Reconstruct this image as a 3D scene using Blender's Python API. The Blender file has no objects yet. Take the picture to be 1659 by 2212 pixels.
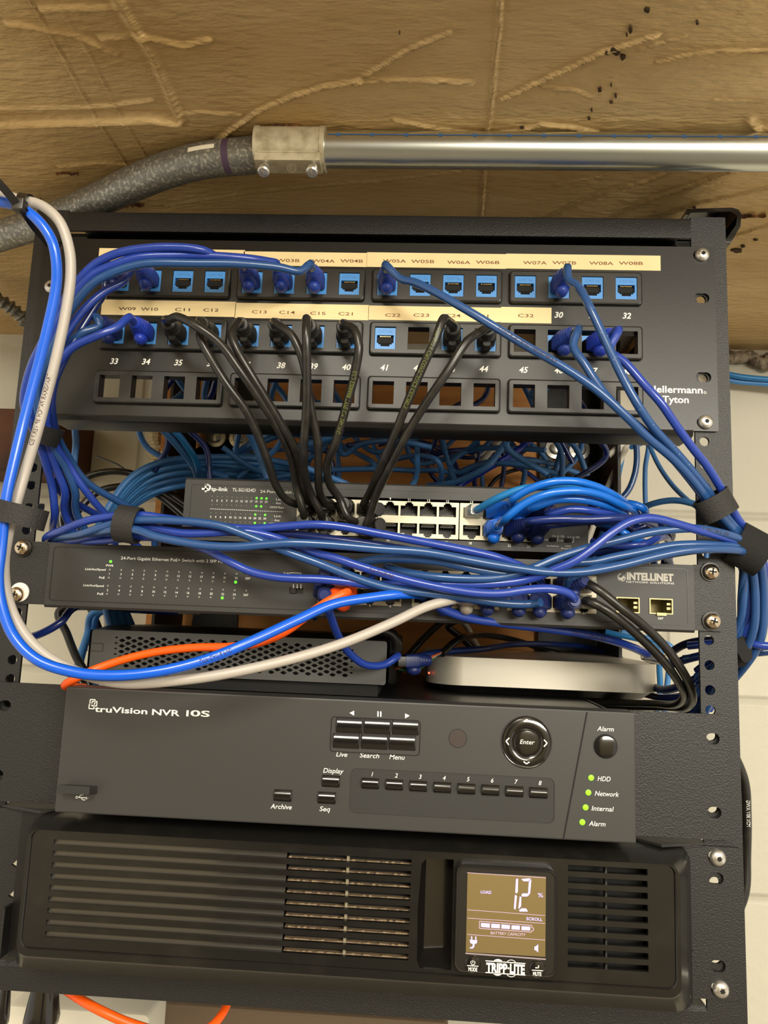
import bpy, bmesh, math, random
import numpy as np
from mathutils import Vector, Matrix, Quaternion
from mathutils.geometry import tessellate_polygon
random.seed(7); rng = np.random.default_rng(7)
S = 0.001                                   # everything below is written in millimetres
sc = bpy.context.scene
col = sc.collection
# ------------------------------------------------------------------ camera
F = 1597.0
CP = np.array([42.8696, -499.8441, -260.3368])
RM = np.array([[0.99813417, 0.04686349, 0.03914068], [0.03206456, 0.14322613, -0.98917043], [-0.05196195, 0.98857983, 0.14145624]])
cam = bpy.data.cameras.new('camera'); camo = bpy.data.objects.new('camera', cam); col.objects.link(camo)
cam.sensor_fit = 'VERTICAL'; cam.sensor_height = 36.0; cam.lens = F / 2212 * 36.0
cam.clip_start = 0.01; cam.clip_end = 30
_m = Matrix.Identity(4)
for i in range(3):
    _m[i][0] = RM[0][i]; _m[i][1] = -RM[1][i]; _m[i][2] = -RM[2][i]; _m[i][3] = CP[i] * S
camo.matrix_world = _m
sc.camera = camo
# ------------------------------------------------------------------ light
sc.view_settings.view_transform = 'Standard'; sc.view_settings.look = 'None'
sc.view_settings.gamma = 1; sc.view_settings.use_curve_mapping = False
sc.view_settings.exposure = 0.4
world = bpy.data.worlds.new('world'); sc.world = world; world.use_nodes = True
bgn = world.node_tree.nodes['Background']; bgn.inputs[0].default_value = (1.0, 0.92, 0.78, 1); bgn.inputs[1].default_value = 0.75
def area(name, loc, target, sx, sy, power, color):
    l = bpy.data.lights.new(name, 'AREA'); l.shape = 'RECTANGLE'; l.size = sx; l.size_y = sy; l.energy = power; l.color = color
    o = bpy.data.objects.new(name, l); col.objects.link(o); o.location = loc
    o.rotation_euler = (Vector(target) - Vector(loc)).to_track_quat('-Z', 'Y').to_euler()
    return o
area('work_light', (0.75, -1.55, 0.08), (0.0, 0.0, -0.1), 1.0, 0.34, 20, (1.0, 0.95, 0.84))
pl = bpy.data.lights.new('front_wall_fill', 'POINT'); pl.energy = 62; pl.shadow_soft_size = 0.25; pl.color = (1.0, 0.95, 0.84)  # point fill added to brighten the unseen front wall and its reflections
plo = bpy.data.objects.new('front_wall_fill', pl); col.objects.link(plo); plo.location = (-0.1, -1.65, 0.7)

# ------------------------------------------------------------------ helpers
def V(*a): return np.array(a, float)
def _ray(px, py): return np.array([(px - 829.5) / F, (py - 1106) / F, 1.0]) @ RM
def at(px, py, Y):
    d = _ray(px, py); return CP + (Y - CP[1]) / d[1] * d
def atz(px, py, Z):
    d = _ray(px, py); return CP + (Z - CP[2]) / d[2] * d
def lin(c): return tuple(((x / 255) / 12.92 if x / 255 <= 0.04045 else ((x / 255 + 0.055) / 1.055) ** 2.4) for x in c)
MC = {}
def mat(name, rgb, rough=0.5, metal=0.0, bump=None, emit=0.0, spec=0.5, coat=0.0, vary=None, trans=0.0, stretch=(1, 1, 1), alpha=1.0):
    """procedural material: colour with soft noise variation, optional bump=(scale, strength, distance_mm)"""
    if name in MC: return MC[name]
    m = bpy.data.materials.new(name); m.use_nodes = True; nt = m.node_tree; b = nt.nodes['Principled BSDF']
    c = lin(rgb)
    b.inputs['Base Color'].default_value = (*c, 1); b.inputs['Roughness'].default_value = rough; b.inputs['Metallic'].default_value = metal
    b.inputs['Specular IOR Level'].default_value = spec; b.inputs['Coat Weight'].default_value = coat
    b.inputs['Transmission Weight'].default_value = trans; b.inputs['Alpha'].default_value = alpha
    if emit:
        b.inputs['Emission Color'].default_value = (*c, 1); b.inputs['Emission Strength'].default_value = emit
    if bump or vary:
        tc = nt.nodes.new('ShaderNodeTexCoord'); mp = nt.nodes.new('ShaderNodeMapping'); mp.inputs['Scale'].default_value = stretch
        nt.links.new(tc.outputs['Object'], mp.inputs['Vector'])
    if bump:
        n = nt.nodes.new('ShaderNodeTexNoise'); n.inputs['Scale'].default_value = bump[0]; n.inputs['Detail'].default_value = 3
        bp = nt.nodes.new('ShaderNodeBump'); bp.inputs['Strength'].default_value = bump[1]; bp.inputs['Distance'].default_value = bump[2] * S
        nt.links.new(mp.outputs[0], n.inputs['Vector']); nt.links.new(n.outputs['Fac'], bp.inputs['Height']); nt.links.new(bp.outputs[0], b.inputs['Normal'])
    if vary:                                   # vary=(scale, rgb2, lo, hi)
        n2 = nt.nodes.new('ShaderNodeTexNoise'); n2.inputs['Scale'].default_value = vary[0]; n2.inputs['Detail'].default_value = 5
        r = nt.nodes.new('ShaderNodeValToRGB'); r.color_ramp.elements[0].position = vary[2]; r.color_ramp.elements[1].position = vary[3]
        r.color_ramp.elements[0].color = (*c, 1); r.color_ramp.elements[1].color = (*lin(vary[1]), 1)
        nt.links.new(mp.outputs[0], n2.inputs['Vector']); nt.links.new(n2.outputs['Fac'], r.inputs[0]); nt.links.new(r.outputs[0], b.inputs['Base Color'])
    MC[name] = m
    return m

powder = mat('powder_coat', (27, 26, 24), 0.46, bump=(1100, 0.7, 0.5))
panel_m = mat('panel_black', (21, 20, 18), 0.38, bump=(1600, 0.15, 0.2))
bezel_m = mat('bezel_plastic', (26, 25, 23), 0.4, vary=(90, (40, 37, 33), 0.45, 0.75), bump=(1500, 0.15, 0.2))
black_m = mat('black_plastic', (17, 16, 15), 0.4)
dark_m = mat('dark_interior', (10, 9, 8), 0.8)
gloss_m = mat('gloss_black', (24, 22, 20), 0.16, coat=0.4)
ups_m = mat('ups_plastic', (24, 23, 21), 0.24, bump=(2500, 0.1, 0.1), vary=(60, (33, 31, 28), 0.5, 0.8))
nvr_m = mat('nvr_front', (52, 51, 49), 0.45, bump=(3000, 0.12, 0.1))
nvr_dark = mat('nvr_inset', (38, 37, 35), 0.55, bump=(2000, 0.5, 0.2))
sw_m = mat('switch_face', (44, 43, 41), 0.5, bump=(2200, 0.3, 0.2))
cream_m = mat('label_tape', (240, 218, 164), 0.5, vary=(30, (230, 205, 150), 0.4, 0.8))
brown_ink = mat('brown_ink', (120, 70, 36), 0.7)
dark_ink = mat('dark_ink', (58, 30, 18), 0.7)
white_ink = mat('white_ink', (232, 230, 222), 0.6)
grey_ink = mat('grey_ink', (188, 184, 172), 0.6)
jack_m = mat('jack_blue', (72, 142, 214), 0.4)
jack_i = mat('jack_emboss', (60, 124, 192), 0.45)
gold_m = mat('gold_contact', (230, 190, 110), 0.3, 1.0)
steel_m = mat('steel', (220, 216, 206), 0.32, 0.85, vary=(300, (170, 164, 150), 0.4, 0.7))
nickel_m = mat('nickel', (214, 196, 170), 0.22, 1.0)
alu_m = mat('brushed_aluminium', (204, 198, 184), 0.42, 0.6, bump=(1500, 0.05, 0.1))
ivory_m = mat('port_block', (232, 224, 196), 0.5)
green_e = mat('green_led', (70, 240, 30), 0.4, emit=2.2)
green_off = mat('dim_led', (70, 96, 70), 0.4)
dim_led = mat('unlit_led', (120, 118, 110), 0.4)
red_e = mat('red_led', (255, 70, 40), 0.4, emit=3)
lcd_e = mat('lcd_segment', (176, 164, 240), 0.4, emit=0.6)
lcd_l = mat('lcd_line', (190, 160, 190), 0.4, emit=0.35)
lcd_m = mat('lcd_glass', (204, 194, 168), 0.07, 1.0)
velcro_m = mat('velcro', (15, 14, 13), 0.85, bump=(1200, 0.8, 0.5))
weave_m = mat('woven_strap', (34, 32, 29), 0.7, bump=(900, 0.9, 0.6))
clear_m = mat('clear_plastic', (225, 222, 210), 0.1, trans=0.75, spec=0.6)
galv_m = mat('galvanised', (120, 118, 110), 0.38, 0.6, bump=(600, 0.7, 0.5), vary=(420, (186, 181, 166), 0.5, 0.72))
emt_m = mat('zinc_tube', (216, 218, 212), 0.3, 1.0, bump=(60, 0.04, 0.2), vary=(14, (176, 186, 186), 0.4, 0.7), stretch=(0.3, 1, 1))
cast_m = mat('cast_zinc', (196, 186, 158), 0.42, 0.3, bump=(400, 0.3, 0.3), vary=(120, (160, 148, 118), 0.45, 0.7))
ink_blue = mat('blue_marking', (60, 96, 140), 0.5)
ink_purple = mat('purple_marker', (70, 50, 70), 0.6)
paper_m = mat('torn_paper', (225, 215, 190), 0.8)
ply_m = mat('plywood', (206, 142, 72), 0.7, vary=(9, (158, 100, 46), 0.35, 0.7), bump=(60, 0.2, 0.3), stretch=(1, 1, 6))
post_m = mat('old_wood', (96, 58, 36), 0.75, vary=(14, (54, 32, 22), 0.4, 0.65), bump=(50, 0.5, 1.0))
dust_m = mat('grille_dust', (150, 128, 100), 0.95, bump=(1500, 1.0, 0.6))
C_BLUE = mat('jacket_royal_blue', (36, 62, 150), 0.26, coat=0.25)
C_SLATE = mat('jacket_slate_blue', (38, 74, 126), 0.26, coat=0.25)
C_DEEP = mat('jacket_deep_blue', (24, 42, 104), 0.26, coat=0.25)
C_VIV = mat('jacket_vivid_blue', (14, 88, 206), 0.26, coat=0.25)
C_SKY = mat('jacket_sky_blue', (20, 104, 204), 0.26, coat=0.25)
C_PALE = mat('jacket_pale_blue', (72, 136, 200), 0.4)
C_TEAL = mat('jacket_teal_blue', (34, 120, 184), 0.36)
C_BACK = mat('jacket_dusty_blue', (56, 108, 164), 0.45)
C_BLACK = mat('jacket_black', (30, 28, 25), 0.3, vary=(120, (46, 43, 36), 0.5, 0.75), bump=(200, 0.15, 0.3))
C_GREY = mat('jacket_grey', (172, 164, 154), 0.4)
C_ORANGE = mat('jacket_orange', (252, 92, 16), 0.38)
C_WHITE = mat('jacket_white', (214, 208, 192), 0.45)
yel_ink = mat('yellow_green_print', (104, 112, 40), 0.6)

ORG = {}                                       # object -> world origin in mm
def tag(o, label=None, cat=None, group=None, kind=None):
    if label: o['label'] = label
    if cat: o['category'] = cat
    if group: o['group'] = group
    if kind: o['kind'] = kind
    return o
def thing(name, loc, label, cat, group=None):
    o = bpy.data.objects.new(name, None); col.objects.link(o); o.empty_display_size = 0.01
    o.location = Vector(loc) * S; ORG[o] = V(*loc); return tag(o, label, cat, group)
def place(o, parent, origin):
    if parent is not None:
        o.parent = parent; o.location = Vector(np.asarray(origin) - ORG[parent]) * S
    else: o.location = Vector(origin) * S
    ORG[o] = V(*origin)
def inst(src, name, parent, origin, rot=None):
    """another copy of a mesh part, sharing the mesh"""
    o = src.copy(); o.name = name; col.objects.link(o); o.parent = None; place(o, parent, origin)
    if rot is not None: o.rotation_euler = rot
    return o

def area2(p): return sum(p[i][0] * p[(i + 1) % len(p)][1] - p[(i + 1) % len(p)][0] * p[i][1] for i in range(len(p)))
def rrect(x0, x1, z0, z1, r, n=5):
    r = max(0.01, min(r, (x1 - x0) / 2 - 1e-3, (z1 - z0) / 2 - 1e-3)); o = []
    for cx, cz, a in ((x1 - r, z1 - r, 0), (x0 + r, z1 - r, 90), (x0 + r, z0 + r, 180), (x1 - r, z0 + r, 270)):
        for k in range(n + 1):
            t = math.radians(a + 90 * k / n); o.append((cx + r * math.cos(t), cz + r * math.sin(t)))
    return o
def circ(cx, cz, r, n=16, rz=None): return [(cx + r * math.cos(2 * math.pi * k / n), cz + (rz or r) * math.sin(2 * math.pi * k / n)) for k in range(n)]
class MB:
    def __init__(s): s.v = []; s.f = []; s.m = []
    def add(s, v, f, m=0):
        b = len(s.v); s.v += [tuple(map(float, p)) for p in v]; s.f += [tuple(i + b for i in q) for q in f]; s.m += [m] * len(f); return s
    def box(s, x0, x1, y0, y1, z0, z1, m=0):
        v = [(x, y, z) for x in (x0, x1) for y in (y0, y1) for z in (z0, z1)]
        return s.add(v, [(0, 1, 3, 2), (4, 6, 7, 5), (0, 4, 5, 1), (2, 3, 7, 6), (0, 2, 6, 4), (1, 5, 7, 3)], m)
    def loft(s, loops, m=0, cap0=True, cap1=True, closed=True):
        n = len(loops[0]); v = [p for l in loops for p in l]; f = []
        for i in range(len(loops) - 1):
            for k in range(n if closed else n - 1):
                a = i * n + k; b = i * n + (k + 1) % n; f.append((a, b, b + n, a + n))
        if cap0: f.append(tuple(range(n))[::-1])
        if cap1: f.append(tuple((len(loops) - 1) * n + k for k in range(n)))
        return s.add(v, f, m)
    def rbox(s, x0, x1, z0, z1, r, yf, yb, bev=0.6, m=0):
        """rounded box: front face at yf (towards the viewer), back at yb, front edge bevelled"""
        L = []
        for ins, y in ((0, yb), (0, yf + bev), (bev * 0.3, yf + bev * 0.3), (bev, yf)):
            L.append([(x, y, z) for x, z in rrect(x0 + ins, x1 - ins, z0 + ins, z1 - ins, max(r - ins, 0.05))])
        return s.loft(L, m)
    def plate(s, outer, holes, yf, yb, m=0, mh=None):
        """flat plate in the XZ plane with holes, between yf and yb"""
        polys = [outer] + list(holes); polys = [p if (area2(p) > 0) == (i == 0) else p[::-1] for i, p in enumerate(polys)]
        tri = tessellate_polygon([[Vector((x, z, 0)) for x, z in p] for p in polys]); flat = [q for p in polys for q in p]; n = len(flat)
        ft = []
        for t in tri:
            a = area2([flat[i] for i in t]); ft.append(tuple(t) if a > 0 else tuple(t)[::-1])
        s.add([(x, yf, z) for x, z in flat], ft, m)
        s.add([(x, yb, z) for x, z in flat], [t[::-1] for t in ft], m)
        for i, p in enumerate(polys):
            k = len(p); s.add([(x, yf, z) for x, z in p] + [(x, yb, z) for x, z in p], [(j, j + k, (j + 1) % k + k, (j + 1) % k) for j in range(k)], m if (i == 0 or mh is None) else mh)
        return s
    def poly(s, pts, y, m=0): return s.add([(x, y, z) for x, z in pts], [tuple(range(len(pts))) if area2(pts) > 0 else tuple(range(len(pts)))[::-1]], m)
    def polypx(s, pts, y, m=0): return s.poly([tuple(at(a, b, y)[[0, 2]]) for a, b in pts], y, m)
    def linepx(s, pts, y, w, m=0):
        P = [at(a, b, y)[[0, 2]] for a, b in pts]
        for a, b in zip(P, P[1:]):
            d = (b - a) / (np.linalg.norm(b - a) + 1e-9); n = np.array([-d[1], d[0]]) * w / 2
            s.poly([tuple(a - n), tuple(b - n), tuple(b + n), tuple(a + n)], y, m)
        return s
    def ring(s, c, r0, r1, y, m=0, n=24, a0=0, a1=360):
        k = n; v = []
        for i in range(k + 1):
            t = math.radians(a0 + (a1 - a0) * i / k); v += [(c[0] + r0 * math.cos(t), y, c[1] + r0 * math.sin(t)), (c[0] + r1 * math.cos(t), y, c[1] + r1 * math.sin(t))]
        return s.add(v, [(2 * i, 2 * i + 1, 2 * i + 3, 2 * i + 2) for i in range(k)], m)
    def lathe(s, prof, c, axis=(0, -1, 0), n=20, m=0, sx=1.0):
        """prof = [(radius, distance along axis)] about point c"""
        q = Vector(axis).normalized(); u = q.orthogonal().normalized() if abs(q.y) < 0.9 else Vector((1, 0, 0)); u = (u - q * u.dot(q)).normalized(); w = q.cross(u)
        L = []
        for r, h in prof: L.append([tuple(Vector(c) + q * h + u * (max(r, 1e-3) * sx * math.cos(2 * math.pi * k / n)) + w * (max(r, 1e-3) * math.sin(2 * math.pi * k / n))) for k in range(n)])
        return s.loft(L, m)
    def ell(s, c, rx, ry, rz, m=0, n=12, k=7):
        L = []
        for i in range(k + 1):
            t = -math.pi / 2 + math.pi * i / k; L.append([(c[0] + max(rx * math.cos(t), 1e-3) * math.cos(2 * math.pi * j / n), c[1] + max(ry * math.cos(t), 1e-3) * math.sin(2 * math.pi * j / n), c[2] + rz * math.sin(t)) for j in range(n)])
        return s.loft(L, m)
    def tube(s, P, r, n=10, m=0, cap=True):
        L = []
        T, U, W = frames(P); rr = r if hasattr(r, '__len__') else [r] * len(P)
        for i, p in enumerate(P): L.append([tuple(p + rr[i] * (U[i] * math.cos(2 * math.pi * k / n) + W[i] * math.sin(2 * math.pi * k / n))) for k in range(n)])
        return s.loft(L, m, cap, cap)
    def build(s, name, mats, parent=None, origin=None, angle=35, flat=False):
        if not hasattr(mats, '__len__'): mats = [mats]
        a = np.array(s.v, float)
        if origin is None:
            if parent is not None: origin = ORG[parent]
            else: origin = [a[:, 0].mean(), a[:, 1].mean(), a[:, 2].min()]
        me = bpy.data.meshes.new(name); me.from_pydata([tuple(p) for p in (a - np.asarray(origin)) * S], [], s.f)
        for x in mats: me.materials.append(x)
        me.polygons.foreach_set('material_index', s.m)
        bm = bmesh.new(); bm.from_mesh(me); bmesh.ops.recalc_face_normals(bm, faces=bm.faces) if not flat else None; bm.to_mesh(me); bm.free()
        me.polygons.foreach_set('use_smooth', [True] * len(s.f)); me.set_sharp_from_angle(angle=math.radians(angle)); me.update()
        o = bpy.data.objects.new(name, me); col.objects.link(o); place(o, parent, origin); return o
def frames(P):
    P = np.asarray(P); T = np.gradient(P, axis=0); T /= np.linalg.norm(T, axis=1)[:, None] + 1e-9
    U = []; u = np.cross(T[0], [0.13, 0.3, 0.95]); u /= np.linalg.norm(u)
    for t in T:
        u = u - t * u.dot(t); u /= np.linalg.norm(u) + 1e-9; U.append(u)
    U = np.array(U); return T, U, np.cross(T, U)
def spline(P, step=3.0):
    P = [np.asarray(p, float) for p in P]; P = [2 * P[0] - P[1]] + P + [2 * P[-1] - P[-2]]; out = []
    for i in range(1, len(P) - 2):
        p0, p1, p2, p3 = P[i - 1:i + 3]
        t0 = 0; t1 = t0 + max(np.linalg.norm(p1 - p0), 1e-3) ** .5; t2 = t1 + max(np.linalg.norm(p2 - p1), 1e-3) ** .5; t3 = t2 + max(np.linalg.norm(p3 - p2), 1e-3) ** .5
        n = max(2, int(np.linalg.norm(p2 - p1) / step))
        for k in range(n):
            t = t1 + (t2 - t1) * k / n
            a1 = (t1 - t) / (t1 - t0) * p0 + (t - t0) / (t1 - t0) * p1; a2 = (t2 - t) / (t2 - t1) * p1 + (t - t1) / (t2 - t1) * p2; a3 = (t3 - t) / (t3 - t2) * p2 + (t - t2) / (t3 - t2) * p3
            b1 = (t2 - t) / (t2 - t0) * a1 + (t - t0) / (t2 - t0) * a2; b2 = (t3 - t) / (t3 - t1) * a2 + (t - t1) / (t3 - t1) * a3
            out.append((t2 - t) / (t2 - t1) * b1 + (t - t1) / (t2 - t1) * b2)
    out.append(P[-2]); return np.array(out)

# text: outlines of the built-in font as flat meshes
TXT = {}
def glyphs(s, bold=0.0, shear=0.0):
    k = (s, bold, shear)
    if k not in TXT:
        c = bpy.data.curves.new('t', 'FONT'); c.body = s; c.size = 1; c.offset = bold; c.shear = shear; c.resolution_u = 3
        o = bpy.data.objects.new('t', c); col.objects.link(o); me = o.to_mesh()
        a = np.zeros(len(me.vertices) * 3); me.vertices.foreach_get('co', a); a = a.reshape(-1, 3)[:, :2]
        f = [tuple(p.vertices) for p in me.polygons]; o.to_mesh_clear(); bpy.data.objects.remove(o); bpy.data.curves.remove(c)
        TXT[k] = (a, f)
    return TXT[k]
def text(mb, s, x0, x1, z, h, y, m=0, bold=0.0, shear=0.0, tilt=0.0):
    """string from x0 to x1 (mm) on baseline z with capital height h, lying on plane y"""
    a, f = glyphs(s, bold, shear); w = a[:, 0].max() - a[:, 0].min(); X = (a[:, 0] - a[:, 0].min()) / w * (x1 - x0); Z = a[:, 1] * h / 0.729
    c, q = math.cos(tilt), math.sin(tilt)
    mb.add([(x0 + u * c - v * q, y, z + u * q + v * c) for u, v in zip(X, Z)], [p for p in f], m)
def textpx(mb, s, p0, p1, h, y, m=0, bold=0.0, shear=0.0):
    a = at(*p0, y); b = at(*p1, y); text(mb, s, a[0], b[0], (a[2] + b[2]) / 2, h, y, m, bold, shear)
def textc(mb, s, p, w, h, y, m=0, bold=0.0, shear=0.0):
    """centred at pixel p (baseline), width w mm"""
    a = at(*p, y)
    if s.isdigit():
        g = glyphs(s, bold, shear)[0]; w = (g[:, 0].max() - g[:, 0].min()) * h / 0.729
    text(mb, s, a[0] - w / 2, a[0] + w / 2, a[2], h, y, m, bold, shear)

def pts3(pts): return [V(*p[1:]) if p[0] == 'w' else at(*p) for p in pts]
PATH = {}
def cable(name, label, pts, r, m, group=None, cat='cable', n=10):
    P = spline(pts3(pts)); o = MB().tube(P, r, n).build(name, m, None, origin=P[len(P) // 2], angle=60); PATH[o] = (P, r); return tag(o, label, cat, group)
def print_on(o, s, i0, h, mm=None, flip=False, m=yel_ink, ratio=0.75):
    """small lettering printed along a cable jacket, on the side that faces the room"""
    P, r = PATH[o]; d = np.r_[0, np.cumsum(np.linalg.norm(np.diff(P, axis=0), axis=1))]; T, U, W = frames(P)
    a, f = glyphs(s); k = h / 0.729; L = (a[:, 0].max() - a[:, 0].min()) * k * ratio; s0 = d[-1] * i0; v = []
    for x, z in a:
        q = s0 + x * k * ratio; z = z * k - h / 2
        if flip: q = s0 + L - x * k * ratio; z = -z
        p = np.array([np.interp(q, d, P[:, j]) for j in range(3)]); t = np.array([np.interp(q, d, T[:, j]) for j in range(3)]); t /= np.linalg.norm(t)
        out = V(0.0, -1, -0.1); out = out - t * out.dot(t); out /= np.linalg.norm(out); up = np.cross(out, t)
        ang = z / r; v.append(p + (r + 0.08) * (out * math.cos(ang) - up * math.sin(ang)))
    MB().add(v, f).build('printing', m, o, flat=True)
BOOT = {}
def boot_mesh(kind, m):
    """plug and strain relief, built along -Y from the port face at y=0"""
    k = (kind, m.name)
    if k in BOOT: return BOOT[k]
    b = MB()
    def sec(y, w, h, r, dz=0): return [(x, y, z + dz) for x, z in rrect(-w / 2, w / 2, -h / 2, h / 2, r, 3)]
    mats = [m, clear_m, gold_m, black_m]
    if kind == 'clear':
        b.loft([sec(5, 11.2, 7.6, .5), sec(-9, 11.2, 7.6, .5), sec(-12, 9.5, 6.8, 1.2)], 1); b.box(-2, 2, -10, 4, 3.9, 5.0, 1)
        b.loft([sec(-3, 5, 4.4, 1.5), sec(-13, 5, 4.4, 2)], 0)
    elif kind == 'black':
        b.loft([sec(4, 11.4, 8, .5), sec(-6, 11.4, 8, .5)], 3)
        b.loft([sec(-3, 12.6, 10.5, 2), sec(-11, 12.4, 11, 3), sec(-14, 11, 10.5, 4)], 0)
        for i in range(3): b.loft([sec(-13.5 - i * 2.4, 11 - i * .5, 10.5 - i * .5, 4.6), sec(-15.0 - i * 2.4, 10.8 - i * .5, 10.3 - i * .5, 4.6)], 0)
        b.lathe([(4.1, 12), (4.1, 20), (5.0, 20.4), (5.0, 22), (4.4, 22.6), (2.9, 22.7)], (0, 0, 0.3))
        b.loft([sec(0, 6.4, 3, 1, -6), sec(-9, 7, 6, 2.4, -6.5), sec(-13, 5, 4, 1.9, -6.2)], 0)
    else:
        b.loft([sec(4, 11.4, 8, .5), sec(-5, 11.4, 8, .5)], 3)
        b.loft([sec(-2, 12.2, 10, 1.6), sec(-11, 12.2, 10.8, 2.4, .4), sec(-15, 10.6, 10, 3.6, .6), sec(-22.5, 7.6, 7.6, 3.7, .6), sec(-23.2, 6.4, 6.4, 3.1, .6)], 0)
        for i in range(4): b.loft([sec(-13.2 - i * 2.3, 11.9 - i * .95, 10.9 - i * .7, 4.2, .5), sec(-14.6 - i * 2.3, 11.6 - i * .95, 10.6 - i * .7, 4.2, .6)], 0)
        b.ell((0, -9.5, -6.6), 4.6, 6.0, 4.2, 0)
    a = np.array(b.v) * S; me = bpy.data.meshes.new('boot'); me.from_pydata([tuple(p) for p in a], [], b.f)
    for x in mats: me.materials.append(x)
    me.polygons.foreach_set('material_index', b.m); bm = bmesh.new(); bm.from_mesh(me); bmesh.ops.recalc_face_normals(bm, faces=bm.faces); bm.to_mesh(me); bm.free()
    me.polygons.foreach_set('use_smooth', [True] * len(b.f)); me.set_sharp_from_angle(angle=math.radians(40)); BOOT[k] = me; return me
def boot(cab, pos, kind, m, d=(0, -1, 0), roll=0.0):
    o = bpy.data.objects.new('plug' if kind == 'clear' else 'plug_boot', boot_mesh(kind, m)); col.objects.link(o); place(o, cab, pos)
    D = Vector(d).normalized(); Z = Vector((0, 0, 1)); X = (-D).cross(Z).normalized(); Z = X.cross(-D); R = Matrix((X, -D, Z)).transposed()
    o.rotation_euler = (R @ Matrix.Rotation(roll, 3, 'Y')).to_euler(); return o

# ================================================================== SETTING
ZC, YW = 65.0, 345.0
def painted_ceiling():
    m = mat('painted_foil', (166, 122, 62), 0.42, 0.25)
    nt = m.node_tree; b = nt.nodes['Principled BSDF']; tc = nt.nodes.new('ShaderNodeTexCoord')
    mp = nt.nodes.new('ShaderNodeMapping'); mp.inputs['Scale'].default_value = (0.55, 1.7, 1); nt.links.new(tc.outputs['Object'], mp.inputs['Vector'])
    n1 = nt.nodes.new('ShaderNodeTexNoise'); n1.inputs['Scale'].default_value = 130; n1.inputs['Detail'].default_value = 4
    n2 = nt.nodes.new('ShaderNodeTexNoise'); n2.inputs['Scale'].default_value = 9; n2.inputs['Detail'].default_value = 4
    for n in (n1, n2): nt.links.new(mp.outputs[0], n.inputs['Vector'])
    r = nt.nodes.new('ShaderNodeValToRGB'); r.color_ramp.elements[0].position = .32; r.color_ramp.elements[1].position = .7
    r.color_ramp.elements[0].color = (*lin((192, 158, 100)), 1); r.color_ramp.elements[1].color = (*lin((220, 190, 136)), 1)
    nt.links.new(n2.outputs['Fac'], r.inputs[0]); nt.links.new(r.outputs[0], b.inputs['Base Color'])
    bp = nt.nodes.new('ShaderNodeBump'); bp.inputs['Strength'].default_value = 1.0; bp.inputs['Distance'].default_value = 0.0024
    nt.links.new(n1.outputs['Fac'], bp.inputs['Height']); nt.links.new(bp.outputs[0], b.inputs['Normal'])
    x = np.arange(-520, 620, 1.3); y = np.arange(-280, YW + 1, 1.3); X, Y = np.meshgrid(x, y); H = np.zeros_like(X)
    R = [ # wrinkles and seams traced on the facing: points, half width, height (mm)
        ([(1085, -160), (1078, 60), (1070, 120), (1060, 250), (1050, 290), (1045, 380), (1038, 480)], 1.6, 1.3),
        ([(-40, 266), (100, 262), (250, 258), (330, 256), (385, 264)], 4.2, 3.4), ([(-40, 233), (160, 232), (240, 228), (330, 216)], 1.8, 1.4),
        ([(380, 250), (430, 243), (520, 249)], 1.6, 1.2), ([(468, 305), (500, 280), (560, 240), (640, 207), (700, 190), (780, 177), (870, 173), (960, 178), (1020, 182)], 1.9, 1.9),
        ([(770, 178), (820, 148), (880, 112), (970, 74)], 1.8, 1.6), ([(1080, 218), (1150, 186), (1230, 150), (1300, 116), (1420, 78)], 1.8, 1.8), ([(1420, 136), (1500, 116), (1580, 110), (1680, 112)], 1.4, 1.3),
        ([(1380, 110), (1430, 96), (1480, 80)], 1.3, 1.0), ([(1540, 216), (1680, 224)], 1.1, 0.9), ([(60, -10), (130, 110), (175, 195), (215, 265), (290, 380)], 0.9, 0.8), ([(140, 30), (200, 130), (262, 250), (310, 330), (350, 420)], 0.9, 0.7),
        ([(240, -20), (290, 60), (330, 120), (360, 190), (385, 250)], 3.5, 1.6), ([(90, 20), (170, 18), (250, 16)], 2.2, 1.5), ([(220, 84), (300, 78), (400, 100), (450, 88)], 2.4, 1.6), ([(20, 50), (90, 62), (160, 74), (250, 116)], 3, 1.5),
        ([(360, 444), (430, 432), (540, 415), (700, 400), (850, 388), (1040, 364)], 1.4, 1.3), ([(1160, 480), (1240, 440), (1300, 415), (1400, 390), (1490, 352)], 2.0, 1.7), ([(1300, 480), (1400, 430), (1480, 405), (1580, 368)], 2.0, 1.7),
        ([(1360, 490), (1500, 440), (1680, 402)], 1.5, 1.3), ([(1580, 510), (1680, 478)], 1.4, 1.2), ([(850, 258), (930, 274), (1000, 284), (1060, 288)], 1.6, 1.3), ([(1060, 288), (1120, 282), (1170, 268), (1230, 274), (1290, 286)], 1.8, 1.5),
        ([(1620, 260), (1640, 285), (1680, 262)], 3.5, 2.0), ([(1200, 400), (1300, 382), (1420, 340)], 1.5, 1.0), ([(1170, 190), (1240, 196), (1280, 212)], 1.6, 0.9), ([(130, 360), (220, 352), (330, 360)], 2.0, 1.0)]
    for pts, w, h in R:
        P = np.array([atz(a, b, ZC)[:2] for a, b in pts]); D = np.full(X.shape, 1e9)
        for a, c in zip(P, P[1:]):
            d = c - a; t = np.clip(((X - a[0]) * d[0] + (Y - a[1]) * d[1]) / (d @ d + 1e-9), 0, 1)
            D = np.minimum(D, np.hypot(X - a[0] - t * d[0], Y - a[1] - t * d[1]))
        w = w * .68; H += 1.45 * h * np.exp(-(D / w) ** 2) - .3 * h * np.exp(-((D - 2.2 * w) / w) ** 2)
    for k in range(26):                        # soft buckles
        fx, fy = rng.normal(0, .012), rng.normal(0, .035); H += 0.16 * np.sin(X * fx + Y * fy + rng.uniform(0, 6.28))
    H = np.maximum(H, -1.2); nx, ny = len(x), len(y); vs = np.stack([X, Y, ZC - H], -1).reshape(-1, 3) * S
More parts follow.
